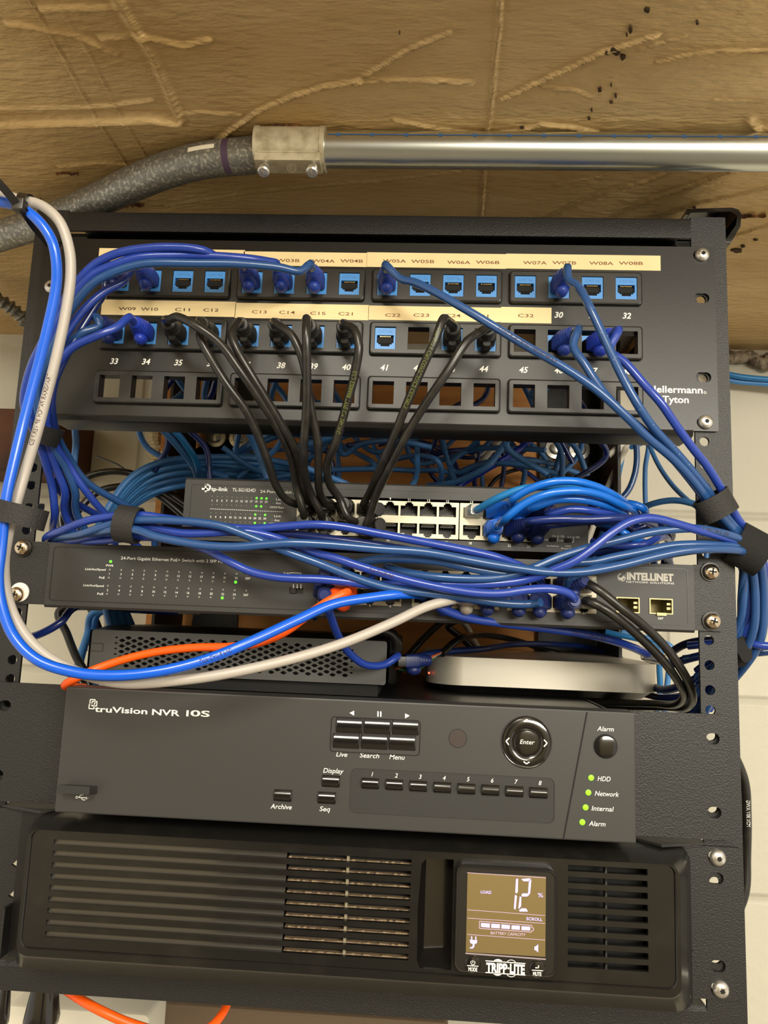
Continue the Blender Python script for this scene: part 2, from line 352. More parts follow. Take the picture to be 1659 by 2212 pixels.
    i = np.arange(nx * ny).reshape(ny, nx); q = np.stack([i[:-1, :-1], i[1:, :-1], i[1:, 1:], i[:-1, 1:]], -1).reshape(-1, 4)
    me = bpy.data.meshes.new('ceiling'); me.vertices.add(len(vs)); me.vertices.foreach_set('co', vs.ravel()); me.loops.add(q.size); me.loops.foreach_set('vertex_index', q.ravel())
    me.polygons.add(len(q)); me.polygons.foreach_set('loop_start', np.arange(0, q.size, 4)); me.polygons.foreach_set('loop_total', np.full(len(q), 4)); me.polygons.foreach_set('use_smooth', np.ones(len(q), bool)); me.update(); me.validate()
    me.materials.append(m); o = bpy.data.objects.new('ceiling', me); col.objects.link(o); o['kind'] = 'structure'; ORG[o] = V(0, 0, 0)
    b = MB()                                     # upper side of the soffit so that it has thickness
    b.box(-520, 618, -281, YW, 70, 78); s = b.build('soffit_deck', m, o)
    t = MB(); tears = [((1330, 108), 11, 9), ((1312, 112), 5, 4), ((1345, 122), 7, 5), ((1362, 62), 4, 8), ((1354, 74), 2, 2), ((1296, 193), 5, 4), ((1330, 205), 3, 4), ((1320, 219), 4, 2), ((1272, 254), 4, 3), ((1278, 236), 2, 3), ((1398, 20), 7, 5), ((1506, 47), 4, 4), ((863, 69), 2, 2), ((1128, 273), 5, 2), ((1320, 182), 2, 2), ((1500, 447), 4, 3), ((1592, 540), 14, 5), ((1604, 530), 6, 3), ((1632, 516), 6, 2)]
    for (px, py), rx, ry in tears:
        c = atz(px, py, ZC); n = 11; L = []
        for k in range(n):
            a = 2 * math.pi * k / n; p = atz(px + rx * math.cos(a) * rng.uniform(.5, 1.15), py + ry * math.sin(a) * rng.uniform(.5, 1.15), ZC); L.append(p[:2])
        t.add([(p[0], p[1], ZC - 0.9 - 0.4) for p in L] + [(p[0], p[1], ZC + 1) for p in L], [tuple(range(n))[::-1]] + [(k, (k + 1) % n, (k + 1) % n + n, k + n) for k in range(n)])
    t.build('torn_patch', mat('torn_facing', (52, 40, 24), 0.9, vary=(80, (84, 62, 34), .4, .7)), o)
    # loose torn facing along the conduit and the rack top
    t = MB()
    for px0, px1, py0, h in ((585, 648, 268, 12), (268, 312, 440, 10), (120, 170, 372, 9), (1560, 1655, 462, 10)):
        n = 12; L = []
        for k in range(n + 1):
            p = atz(px0 + (px1 - px0) * k / n, py0, ZC); q = atz(px0 + (px1 - px0) * k / n, py0 + h * rng.uniform(.4, 1.1), ZC - 2.5 * rng.uniform(.5, 1.6)); L += [tuple(p), tuple(q)]
        t.add(L, [(2 * k, 2 * k + 1, 2 * k + 3, 2 * k + 2) for k in range(n)])
    t.build('torn_edge', mat('torn_edge', (150, 96, 46), 0.7, vary=(120, (70, 42, 20), .4, .6)), o)
painted_ceiling()
def block_wall_material():
    m = mat('painted_block', (198, 193, 175), 0.6); nt = m.node_tree; b = nt.nodes['Principled BSDF']
    tc = nt.nodes.new('ShaderNodeTexCoord'); mp = nt.nodes.new('ShaderNodeMapping'); mp.inputs['Rotation'].default_value = (math.pi / 2, 0, 0); mp.inputs['Location'].default_value = (0.09, 0.072, 0)
    br = nt.nodes.new('ShaderNodeTexBrick'); br.inputs['Scale'].default_value = 1; br.inputs['Brick Width'].default_value = 0.406; br.inputs['Row Height'].default_value = 0.203
    br.inputs['Mortar Size'].default_value = 0.006; br.inputs['Mortar Smooth'].default_value = 0.8
    n = nt.nodes.new('ShaderNodeTexNoise'); n.inputs['Scale'].default_value = 55; n.inputs['Detail'].default_value = 5
    nt.links.new(tc.outputs['Object'], mp.inputs['Vector']); nt.links.new(mp.outputs[0], br.inputs['Vector']); nt.links.new(tc.outputs['Object'], n.inputs['Vector'])
    br.inputs['Color1'].default_value = (*lin((198, 193, 175)), 1); br.inputs['Color2'].default_value = (*lin((193, 188, 170)), 1); br.inputs['Mortar'].default_value = (*lin((184, 179, 161)), 1)
    nt.links.new(br.outputs['Color'], b.inputs['Base Color'])
    b1 = nt.nodes.new('ShaderNodeBump'); b1.inputs['Strength'].default_value = .5; b1.inputs['Distance'].default_value = .004; b1.invert = True; nt.links.new(br.outputs['Fac'], b1.inputs['Height'])
    b2 = nt.nodes.new('ShaderNodeBump'); b2.inputs['Strength'].default_value = .35; b2.inputs['Distance'].default_value = .003; nt.links.new(n.outputs['Fac'], b2.inputs['Height']); nt.links.new(b1.outputs[0], b2.inputs['Normal'])
    nt.links.new(b2.outputs[0], b.inputs['Normal']); return m
blk = block_wall_material()
def struct(name, b, m): return tag(b.build(name, m, None, origin=(0, 0, 0)), kind='structure')
struct('wall_back', MB().box(-1500, 1500, YW, YW + 120, -1500, 600), blk)
struct('wall_front', MB().box(-1500, 1500, -2400, -2300, -1500, 1200), mat('tan_wall', (226, 208, 164), 0.7))
struct('reflection_panel', MB().box(-620, 110, -2299, -2260, -1500, 480), mat('dark_reflection', (40, 30, 24), 0.6))  # dark slab added behind the camera to shape reflections in the battery backup
struct('floor', MB().box(-1500, 1500, -2400, YW + 120, -1600, -1500), mat('grey_floor', (128, 116, 98), 0.6, vary=(6, (104, 96, 84), .4, .7)))
# crumbling edge where the facing meets the wall, right of the rack
b = MB()
for k in range(26):
    p = at(1560 + k * 8, 775 + rng.uniform(-10, 14), YW - 9); b.ell(tuple(p), rng.uniform(6, 12), rng.uniform(5, 9), rng.uniform(4, 9), 0, 7, 4)
tag(b.build('trim_1', mat('rough_mortar', (150, 138, 118), 0.9, vary=(90, (92, 82, 70), .4, .6), bump=(120, 1, 2)), None, origin=(0, 0, 0)), kind='structure')
b = MB()
for k in range(12):
    p = at(338 + rng.uniform(-6, 8), 935 + k * 8, YW - 12); b.ell(tuple(p), rng.uniform(6, 11), 8, rng.uniform(3.5, 5.5), 0, 8, 5)
tag(b.build('trim_2', mat('block_edge', (205, 190, 155), 0.9, bump=(200, 1, 1.5)), None, origin=(0, 0, 0)), kind='structure')

# ================================================================== BACKBOARD AND WALL BRACKETS
b = MB().box(-263, 254, 325, 344.5, -430, 40)
ply = tag(b.build('backboard', ply_m), 'orange-brown plywood backboard fixed to the block wall behind the rack', 'board')
def bracket(x0, x1, side, bolts, label):
    t = thing('wall_bracket', ((x0 + x1) / 2, 324, -380), label, 'bracket')
    holes = []
    for px, py in bolts:
        c = at(px, py, 318)
        holes.append([(c[0] - 3, c[2] - 3), (c[0] - 3, c[2] - 14), (c[0] - 7, c[2] - 18), (c[0] - 5, c[2] - 25), (c[0] + 5, c[2] - 25), (c[0] + 7, c[2] - 18), (c[0] + 3, c[2] - 14), (c[0] + 3, c[2] - 3)])
    h = MB().plate([(x0, -420), (x1, -420), (x1, 60), (x0, 60)], holes, 318, 322).build('back_plate', powder, t)
    xe = x1 if side > 0 else x0
    MB().box(min(xe, xe - side * 3), max(xe, xe - side * 3), 230, 318, -420, 60).build('flange', powder, t)
    for px, py in bolts:
        c = at(px, py, 318); o = MB().lathe([(11.5, 0), (11.5, 1.6), (7, 2.0), (6.6, 2.4), (6.2, 6.5), (4, 7.2), (0, 7.3)], (c[0], 317.9, c[2]), n=18).build('bolt', steel_m, t); o['label'] = 'zinc hex bolt with washer'
    return t
bracket(-222, -158, -1, [(467, 945), (517, 947), (365, 990)], 'black steel bracket bolted to the plywood, behind the left half of the rack')
bracket(172, 238, 1, [(1200, 970), (1252, 972)], 'black steel bracket bolted to the plywood, behind the right half of the rack')

# ================================================================== RACK FRAME
rack = thing('equipment_rack', (0, 0, -520), 'black powder-coated open steel equipment rack hanging under the brown ceiling', 'rack')
HZ = []
z = -0.0
for u in range(11):
    for d in (0, 15.875, 31.75): HZ.append(-44.45 * u - d)
def rail(sx, name):
    xi, xo = (226.5, 250.5) if sx > 0 else (-250.5, -226.5)
    holes = [circ(sx * 232.55, z, 3.3, 12) for z in HZ]
    b = MB().plate([(xi, -512), (xo, -512), (xo, 30), (xi, 30)], holes, 0, 2.2)
    x = 250.5 * sx
    b.box(min(x, x - 2.2 * sx), max(x, x - 2.2 * sx), 2.2, 34, -512, 30)
    return b.build(name, powder, rack)
rail(1, 'rail'); rail(-1, 'rail')
b = MB().loft([[(-226.5, y, z) for y, z in ((0, 14), (0, 27), (0.8, 29), (2.5, 30), (36, 30), (36, 12), (34, 12), (34, 27.5), (2.2, 27.5), (2.2, 14))], [(226.5, y, z) for y, z in ((0, 14), (0, 27), (0.8, 29), (2.5, 30), (36, 30), (36, 12), (34, 12), (34, 27.5), (2.2, 27.5), (2.2, 14))]])
b.build('top_beam', powder, rack)
b = MB().box(-226.5, 226.5, 34, 36, -8, 14); b.build('gap_shade_plate', black_m, rack)  # black plate added so the gap under the top beam reads as shade
b = MB().loft([[(x, y, z) for y, z in ((0, -505.5), (0, -491), (2, -488.5), (60, -488.5), (60, -491), (2.4, -491), (2.4, -505.5))] for x in (-226.5, 226.5)])
b.build('bottom_beam', powder, rack)
for sx in (1, -1):
    x = 226 * sx; b = MB().box(min(x, x + 24 * sx), max(x, x + 24 * sx), 34, 320, 27.5, 30); b.box(min(x, x + 2 * sx), max(x, x + 2 * sx), 34, 320, 14, 27.5); b.build('side_arm', powder, rack)
# hinge bracket rising above the right end of the top beam
b = MB(); L = []
for y in (4, 320): L.append([(224, y, 34.0), (225.5, y, 38.6), (257, y, 40.0), (261.5, y, 38.6), (263.6, y, 35), (262.6, y, 25.5), (254.8, y, 11.6), (251.2, y, 11.6), (251.2, y, 14), (259.5, y, 26.5), (260.6, y, 34), (256, y, 36.8), (228, y, 35.6), (226.6, y, 34.0)])
b.loft(L); hb = b.build('hinge_bracket', gloss_m, rack)

# ================================================================== PATCH PANEL
pp = thing('patch_bay', (0, -2, -127), 'black three-row patch panel with cream label strips and blue jacks', 'patch panel')
MX = [-146.0 + 96.9 * k for k in range(4)]; RZ = [-26.7, -66.3, -106.0]
def jx(mod, j): return MX[mod] - 34.9 + 23.27 * j
JZ = [-26.8, -66.8, -106.3]
slots = []
for sx in (-1, 1):
    for z in (0, -31.75, -88.9, -120.65): slots.append(rrect(sx * 232.0 - 5.2, sx * 232.0 + 5.2, z - 3.6, z + 3.6, 3.5))
cut = [rrect(MX[m] - 43.5, MX[m] + 43.5, RZ[r] - 9.2, RZ[r] + 9.2, 1) for m in range(4) for r in range(3)]
MB().plate(rrect(-241.3, 241.3, -126.8, 6.2, 1.5), slots + cut, -2.4, -0.2).build('face_plate', panel_m, pp)
b = MB().loft([[(x, y, z) for y, z in ((-2.4, -126.6), (-1.6, -128.6), (0.4, -129.6), (24, -129.6), (24, -131.2), (0, -131.2), (-2.6, -130.4), (-4.0, -127.6), (-3.6, -126.6))] for x in (-222, 224)]); b.build('bottom_flange', panel_m, pp)
b = MB().box(-222, 224, 0, 24, 2, 3.6); b.build('top_flange', panel_m, pp)
mod = MB(); hh = [rrect(-34.9 + 23.27 * j - 7.45, -34.9 + 23.27 * j + 7.45, -8.3, 8.1, .2, 1) for j in range(4)]
mod.plate(rrect(-44.8, 44.8, -10.9, 10.9, 2), hh, -5.6, 3.0)
for i0, y0, i1, y1 in ((0, -2.3, 0, -4.2), (0, -4.2, .5, -5.2), (.5, -5.2, 1.3, -5.6)):
    mod.loft([[(x, y0, z) for x, z in rrect(-46.1 + i0, 46.1 - i0, -12.2 + i0, 12.2 - i0, 2.4)], [(x, y1, z) for x, z in rrect(-46.1 + i1, 46.1 - i1, -12.2 + i1, 12.2 - i1, 2.4)]], 0, False, False)
MODS = {}
src = None
for r in range(3):
    for m in range(4):
        o = (MX[m], 0, RZ[r])
        if src is None:
            mod.v = [(x + o[0], y, z + o[2]) for x, y, z in mod.v]; src = mod.build('jack_module', bezel_m, pp, origin=o); MODS[(r, m)] = src
        else: MODS[(r, m)] = inst(src, 'jack_module', pp, o)
def jack_mesh():
    b = MB(); W, T, B = 7.2, 7.9, -8.1
    open_ = [(-5.9, 2.6), (-5.9, -3.2), (-4.7, -3.2), (-4.7, -4.2), (-3.2, -4.2), (-3.2, -5.6), (3.2, -5.6), (3.2, -4.2), (4.7, -4.2), (4.7, -3.2), (5.9, -3.2), (5.9, 2.6)]
    b.plate([(-W, B), (W, B), (W, T), (-W, T)], [open_], -4.9, 12, 0, 1)
    b.box(-6, 6, 11.8, 12.2, -6, 3, 2)
    for k in range(8):
        x = -3.5 + k * 1.0
        b.add([(x - .22, -4.2, 2.1), (x + .22, -4.2, 2.1), (x + .22, 8, -2.4), (x - .22, 8, -2.4), (x - .22, -4.2, 1.5), (x + .22, -4.2, 1.5), (x + .22, 8, -3), (x - .22, 8, -3)], [(0, 1, 2, 3), (7, 6, 5, 4), (0, 4, 5, 1)], 3)
        b.box(x - .3, x + .3, -4.0, -3.2, -5.4, -2.6, 2)
    b.box(-5.8, 5.8, -3.2, 3, -2.6, 1.4, 2)
    text(b, 'CAT-5e', -4.6, 5.0, 4.3, 2.1, -5.0, 4)
    return b
jm = jack_mesh(); jack0 = None
JACKS = [(0, 0, j) for j in range(4)] + [(0, 1, j) for j in range(4)] + [(0, 2, j) for j in range(4)] + [(0, 3, j) for j in range(4)] + [(1, 0, j) for j in range(4)] + [(1, 1, j) for j in range(4)] + [(1, 2, 0), (1, 2, 2), (1, 2, 3), (1, 3, 1), (1, 3, 2)]
for r, m, j in JACKS:
    dz = -1.6 if (r, m) == (1, 3) else 0; dy = 3.5 if (r, m) == (1, 3) else 0
    o = (jx(m, j), dy, JZ[r] + dz); par = MODS[(r, m)]
    if jack0 is None:
        jm.v = [(x + o[0], y + o[1], z + o[2]) for x, y, z in jm.v]; jack0 = jm.build('keystone_jack', [jack_m, jack_m, dark_m, gold_m, jack_i], par, origin=o)
    else: inst(jack0, 'keystone_jack', par, o)
# label strips (each tape is one part with its lettering on it)
def strip(px0, px1, words, h=2.5, ink=brown_ink):
    a = at(*px0, -2.6); c = at(*px1, -2.6); b = MB().box(a[0], c[0], -2.75, -2.4, c[2], a[2]); o = b.build('label_strip', cream_m, pp)
    t = MB()
    for s, p0, p1 in words: textpx(t, s, p0, p1, h, -2.85, bold=.006)
    t.build('lettering', ink, o, flat=True)
a = at(215, 536, -2.6); c = at(527, 574, -2.6); MB().box(a[0], c[0], -2.75, -2.4, c[2], a[2]).build('label_strip', cream_m, pp)
strip((527, 543), (792, 577), [('W03A', (535, 565), (586, 565)), ('W03B', (596, 566), (647, 566)), ('W04A', (674, 567), (723, 567)), ('W04B', (735, 567), (784, 567))])
strip((793, 545), (1093, 581), [('W05A', (827, 567), (877, 567)), ('W05B', (888, 568), (938, 568)), ('W06A', (966, 570), (1016, 570)), ('W06B', (1028, 570), (1079, 570))])
strip((1093.5, 548), (1427, 585), [('W07A', (1130, 571), (1181, 571)), ('W07B', (1193, 571), (1245, 571)), ('W08A', (1273, 572), (1325, 572)), ('W08B', (1337, 572), (1389, 572))])
strip((221, 647), (508, 685), [('W09', (256, 670), (293, 670)), ('W10', (304, 671), (341, 671)), ('C11', (378, 672), (410, 672)), ('C12', (439, 673), (472, 673))], 2.4, dark_ink)
strip((509, 654), (796, 692), [('C13', (544, 677), (576, 677)), ('C14', (603, 678), (637, 678)), ('C15', (670, 680), (703, 680)), ('C21', (731, 681), (762, 681))], 2.4)
strip((796.5, 660), (1082, 696), [('C22', (832, 684), (865, 684)), ('C23', (893, 684), (927, 684)), ('C24', (961, 685), (995, 685)), ('C31', (1022, 686), (1055, 686))], 2.4)
strip((1082.5, 663), (1191, 699), [('C32', (1119, 685), (1153, 685))], 2.4)
t = MB()
for n, px, py in ((30, 1207, 686), (31, 1281, 687), (32, 1354, 688), (33, 246, 786), (34, 315, 787), (35, 385, 789), (36, 455, 791), (37, 531, 794), (38, 607, 795), (39, 677, 797), (40, 748, 799), (41, 830, 800), (42, 902, 801), (43, 974, 803), (44, 1045, 803), (45, 1131, 805), (46, 1207, 806), (47, 1281, 807), (48, 1355, 808)):
    textc(t, str(n), (px, py), 7.0, 4.3, -2.5, bold=.022, shear=.22)
a = at(1401, 850, -2.5); c = at(1518, 851, -2.5); text(t, 'Hellermann', a[0], c[0], -100.4, 4.9, -2.5, bold=.02); text(t, 'Tyton', at(1431, 872, -2.5)[0], at(1488, 872, -2.5)[0], -107.4, 4.9, -2.5, bold=.02)
cc = at(1523, 848, -2.5); t.ring((cc[0], cc[2]), .75, .95, -2.5); text(t, 'R', cc[0] - .35, cc[0] + .35, cc[2] - .4, .8, -2.5)
t.build('lettering', white_ink, pp, flat=True)

# ================================================================== SCREWS
def screw_parts(kind):
    b = MB()
    if kind == 'phillips':
        b.lathe([(5.2, 0), (5.2, 1.2), (4.9, 2.4), (3.6, 3.6), (1.6, 4.1), (0, 4.2)], (0, 0, 0), n=24)
        c = MB(); c.box(-2.2, 2.2, -4.35, -3.4, -.55, .55); c.box(-.55, .55, -4.35, -3.4, -2.2, 2.2)
    else:
        b.lathe([(5.0, 0), (5.0, .8), (4.6, 2.0), (3.2, 3.1), (1.8, 3.4), (0, 3.4)], (0, 0, 0), n=24)
        c = MB(); L = []
        for k in range(12): a = 2 * math.pi * k / 12; q = 1.9 if k % 2 else 1.2; L.append((q * math.cos(a), q * math.sin(a)))
        c.loft([[(x, -3.45, z) for x, z in L], [(x, -2.6, z) for x, z in L]])
    return b, c
SCR = {}
def screw(x, z, y, kind, label, washer=None, group=None, m=None, roll=0.0):
    t = thing('rack_screw', (x, y, z), label, 'screw', group)
    if kind not in SCR:
        h, c = screw_parts(kind)
        for q in (h, c): q.v = [(a + x, bb + y, d + z) for a, bb, d in q.v]
        h = h.build('screw_head', m or steel_m, t, origin=(x, y, z)); c = c.build('drive_recess', dark_m, t, origin=(x, y, z)); SCR[kind] = (h, c)
    else:
        h = inst(SCR[kind][0], 'screw_head', t, (x, y, z)); c = inst(SCR[kind][1], 'drive_recess', t, (x, y, z))
    c.rotation_euler = (0, roll, 0)
    if washer:
        w = MB().lathe([(washer, 0), (washer, 1.0), (4, 1.1)], (x + (1.3 if washer > 6.3 else 0), y + 1, z + (1.6 if washer > 6.3 else 0)), n=24).build('washer', black_m if washer < 6.5 else mat('white_washer', (222, 218, 210), .5), t)
screw(232.6, 0, -2.5, 'torx', 'bright zinc screw in the top right corner of the patch panel')
screw(232.4, -120.65, -2.5, 'torx', 'bright zinc screw in the bottom right corner of the patch panel', roll=.4)
screw(-231.8, -31.75, -2.5, 'torx', 'bright zinc screw half hidden behind the vivid blue cable, left of the patch panel', roll=.2)
screw(233.2, -222.1, -3.6, 'phillips', 'cross-head screw with black washer, upper one at the wide switch\'s right end', 6.2, m=nickel_m, roll=.15)
screw(233.4, -254.2, -3.6, 'phillips', 'cross-head screw with black washer, lower one at the wide switch\'s right end', 6.2, m=nickel_m, roll=.3)
screw(-231.6, -222.3, -3.6, 'phillips', 'cross-head screw with black washer, upper one at the wide switch\'s left end', 6.2, roll=.35)
screw(-232.0, -254.4, -3.6, 'phillips', 'cross-head screw with white washer at the left end of the wide switch', 6.6, roll=.2)

# ================================================================== PORT CAVITIES (RJ45 sockets, shared by both switches)
def port_mesh(up, w=12.6, h=7.6, yd=12):
    """dark socket liner with contacts, centred on the opening, front at y=0; the latch notch is on top when up"""
    b = MB(); s = 1 if up else -1
    out = [(-w / 2, -h / 2), (w / 2, -h / 2), (w / 2, h / 2), (2.9, h / 2), (2.9, h / 2 + 1.5), (1.9, h / 2 + 1.5), (1.9, h / 2 + 2.6), (-1.9, h / 2 + 2.6), (-1.9, h / 2 + 1.5), (-2.9, h / 2 + 1.5), (-2.9, h / 2), (-w / 2, h / 2)]
    out = [(x, z * s) for x, z in out]
    if not up: out = out[::-1]
    b.loft([[(x, 0, z) for x, z in out], [(x, yd, z) for x, z in out]], 0, False, True)
    b.box(-5, 5, 3.5, 11, -h / 2 * s, (-h / 2 + 2.2) * s, 0)
    for k in range(8): x = -3.5 + k; b.box(x - .25, x + .25, 1.2, 6, (-h / 2 + .2) * s, (-h / 2 + .8) * s, 1)
    return b, out
SOCK = mat('socket_black', (30, 28, 26), 0.45)
def ports_block(root, yf, groups, zu, zl, frame_m, skip=(), label=None, ledges=True):
    """groups = [(x0, x1, [column centres])]"""
    PM = {}
    for x0, x1, xs in groups:
        holes = []
        for x in xs:
            holes.append([(a + x, c + zu) for a, c in port_mesh(True)[1]]); holes.append([(a + x, c + zl) for a, c in port_mesh(False)[1]])
        MB().plate(rrect(x0, x1, zl - 7.0, zu + 7.0, .3, 1), holes, yf - .8, yf + 2).build('port_housing', frame_m, root)
        for x in xs:
            for up, z in ((True, zu), (False, zl)):
                o = (x, yf - .4, z)
                if up not in PM:
                    b, _ = port_mesh(up); b.v = [(p + o[0], q + o[1], r + o[2]) for p, q, r in b.v]; PM[up] = b.build('port', [SOCK, mat('port_contact', (120, 108, 80), .5, .6)], root, origin=o)
                else: inst(PM[up], 'port', root, o)
def led_part(root, x, y, z, r, m, name='indicator_light'):
    k = (name, r, m.name)
    if k not in SCR:
        SCR[k] = MB().lathe([(r, -.05), (r * .95, .18), (r * .5, .32), (0, .34)], (x, y, z), n=10).build(name, m, root, origin=(x, y, z)); return SCR[k]
    return inst(SCR[k], name, root, (x, y, z))

# ================================================================== WIDE POE SWITCH (screwed to the rails)
ps = thing('network_switch', (5, -5, -260.5), 'wide black 24-port switch with gold SFP slots, screwed to the rails below the patch panel', 'network switch')
YF = -6.0
b = MB(); zt, zb = -218.2, -260.6
sfpx = [(171.2, 186.2), (192.5, 207.5)]; sfz = (-251.0, -240.9)
px0, px1 = -25.5, 159.2
cutz = (-252.8, -227.4)
slide = at(640, 1276, YF)
holes = [[(x0, sfz[0]), (x1, sfz[0]), (x1, sfz[1]), (x0, sfz[1])] for x0, x1 in sfpx] + [[(px0, cutz[0]), (px1, cutz[0]), (px1, cutz[1]), (px0, cutz[1])], rrect(slide[0] - 4.6, slide[0] + 4.6, slide[2] - 2.1, slide[2] + 2.1, .2, 1)]
b.plate(rrect(-211.5, 221.5, zb, zt, 1), holes, YF, -2)
b.box(-211.5, 221.5, -2, 178, zt - 1.2, zt); b.box(-211.5, 221.5, -2, 178, zb, zb + 1.2); b.box(-211.5, -210.3, -2, 178, zb, zt); b.box(220.3, 221.5, -2, 178, zb, zt); b.box(-211.5, 221.5, 177, 178, zb, zt)
b.loft([[(x, y, z) for y, z in ((YF, zb), (YF + 1.5, zb - 1.6), (-1, zb - 1.6), (-1, zb))] for x in (-211.5, 221.5)])
b.build('case', sw_m, ps)
# raised bezel line around the face
b = MB(); o_, i_ = rrect(-208.5, 217.5, zb + 3.0, zt - 2.6, 2.5), rrect(-208.0, 217.0, zb + 3.5, zt - 3.1, 2.2); b.plate(o_, [i_], YF - .25, YF); b.build('face_outline', black_m, ps)
for sx, x0, x1 in ((-1, -241.5, -212.0), (1, 222.0, 241.0)):
    hs = [rrect(sx * 232.0 - 5, sx * 232 + 5, z - 3.4, z + 3.4, 3.3) for z in (-222.25, -254)]
    b = MB().plate(rrect(x0, x1, zb, zt + .6, 1.2), hs, -2.4, -.2)
    b.box(-212.0 if sx < 0 else 221.6, -211.6 if sx < 0 else 222.2, YF + 1, 40, zb, zt); b.build('mounting_ear', powder, ps)
PCOLS = [-17.7, -4.0, 9.7, 23.4, 45.6, 59.4, 73.2, 86.9, 108.8, 122.5, 136.6, 150.4]
G = [(px0 + .3, 31.0, PCOLS[0:4]), (37.6, 95.2, PCOLS[4:8]), (100.4, px1 - .3, PCOLS[8:12])]
ports_block(ps, YF + 1.0, G, -234.4, -245.8, mat('port_frame', (176, 168, 148), .45, .4))
MB().plate([(px0, cutz[0]), (px1, cutz[0]), (px1, cutz[1]), (px0, cutz[1])], [[(g[0] + .2, -252.4), (g[1] - .2, -252.4), (g[1] - .2, -227.8), (g[0] + .2, -227.8)] for g in G], YF, YF + 2).build('port_surround', sw_m, ps)
for x0, x1 in sfpx:                                     # SFP cages
    b = MB(); b.plate([(x0, sfz[0]), (x1, sfz[0]), (x1, sfz[1]), (x0, sfz[1])], [[(x0 + .7, sfz[0] + .7), (x1 - .7, sfz[0] + .7), (x1 - .7, sfz[1] - .7), (x0 + .7, sfz[1] - .7)]], YF - .7, YF + 22)
    b.box(x0, x1, YF + 21, YF + 22, sfz[0], sfz[1]); b.box(x1 - 3.4, x1 - .7, YF + 1, YF + 1.4, sfz[0] + 3, sfz[0] + 4.6); b.box(x1 - 3.4, x1 - .7, YF + 1, YF + 1.4, sfz[0] + 6, sfz[0] + 7.4); b.box((x0 + x1) / 2 - 3, (x0 + x1) / 2 + 3, YF - 1.6, YF, sfz[0] - 1, sfz[0] + .9)
    b.build('sfp_cage', mat('cage_metal', (150, 140, 104), .42, .8), ps)
b = MB().box(slide[0] - 4.6, slide[0] + 4.6, YF + 2.2, YF + 2.4, slide[2] - 2.1, slide[2] + 2.1); b.box(slide[0] - 4, slide[0] - .3, YF - .8, YF + 2.2, slide[2] - 1.7, slide[2] + 1.7); b.build('slide_switch', black_m, ps)
t = MB(); y = YF - .12
textpx(t, '24-Port Gigabit Ethernet PoE+ Switch with 2 SFP Ports', (261, 1209), (493, 1216), 2.1, y)
for s, p0, p1 in (('PWR', (229, 1224), (245, 1224)), ('Link/Act/Speed', (184, 1232), (228, 1232)), ('PoE', (214, 1250), (226, 1250)), ('Link/Act/Speed', (180, 1267), (224, 1267)), ('PoE', (210, 1285), (223, 1285)), ('VLAN', (612, 1241), (627, 1241))): textpx(t, s, p0, p1, 1.5, y)
led_part(ps, *at(239, 1213, y), .95, green_e, 'lit_indicator')
for k in range(13):
    X = 236 + 24.9 * k; up = str(1 + 2 * k) + ('F' if k == 12 else ''); dn = str(2 + 2 * k) + ('F' if k == 12 else '')
    textc(t, up, (X, 1241.5 + .86 * k), 1.1 * len(up), 1.5, y); textc(t, dn, (X - 4, 1277 + .86 * k), 1.1 * len(dn), 1.5, y)
    for dx, py in ((1, 1230.5), (-1, 1248), (-3, 1265.5), (-5, 1283)):
        if k == 12 and py > 1240 and py < 1260 or k == 12 and py > 1280: continue
        lit = (k == 11 and py == 1248) or (k == 10 and py == 1283)
        led_part(ps, *at(X + dx, py + .86 * k, y), .95 if lit else .7, green_e if lit else dim_led, 'lit_indicator' if lit else 'indicator_light')
for n, px, py in (('6', 799, 1310), ('8', 843, 1312), ('24', 1262, 1327), ('26F', 1427, 1338)): textc(t, n, (px, py), 1.2 * len(n), 1.6, y)
t.linepx([(627, 1237), (650, 1238), (650, 1243)], y, .35)
for q in (634, 642, 650): t.linepx([(q, 1262), (q, 1270)], y, .4); t.polypx([(q - 2.4, 1268), (q + 2.4, 1268), (q, 1272)], y)
textpx(t, 'NETWORK SOLUTIONS', (1353, 1259), (1456, 1262), 1.25, y)
t.build('lettering', white_ink, ps, flat=True)
t = MB(); textpx(t, 'INTELLINET', (1354, 1251), (1455, 1256), 4.7, y, bold=.055)
c = at(1343, 1247, y); t.ring((c[0], c[2]), 2.1, 2.7, y, a0=100, a1=400); t.polypx([(1338, 1246), (1341, 1249), (1351, 1240), (1352, 1245), (1341, 1256), (1336, 1250)], y)
t.build('logo', grey_ink, ps, flat=True)

# ================================================================== SMALLER SWITCH standing on the wide one
ts = thing('network_switch', (15, 40, -211), 'grey-black 24-port switch with cream port block and green lights, standing on the wide switch', 'network switch')
Y2 = 40.0; zt, zb = -163.0, -208.6; xl, xr = -135.8, 163.5
b = MB(); b.plate(rrect(xl, xr, zb, zt, 1.2), [[(-50.5, -202.5), (130.5, -202.5), (130.5, -172.6), (-50.5, -172.6)]], Y2, Y2 + 2)
b.box(xl, xr, Y2 + 2, 215, zt - 1.2, zt); b.box(xl, xr, Y2 + 2, 215, zb, zb + 1.2); b.box(xl, xl + 1.2, Y2 + 2, 215, zb, zt); b.box(xr - 1.2, xr, Y2 + 2, 215, zb, zt); b.box(xl, xr, 214, 215, zb, zt)
b.loft([[(x, y, z) for y, z in ((Y2 - .1, zt), (Y2 + 1.4, zt + 1.4), (Y2 + 8, zt + 1.4), (Y2 + 8, zt))] for x in (xl, xr)])
b.build('case', sw_m, ts)
for x in (xl + 20, xr - 20):
    for yy in (Y2 + 20, 195): MB().lathe([(6, 0), (6, 4)], (x, yy, zb + 1.6), axis=(0, 0, -1), n=14).build('rubber_foot', black_m, ts)
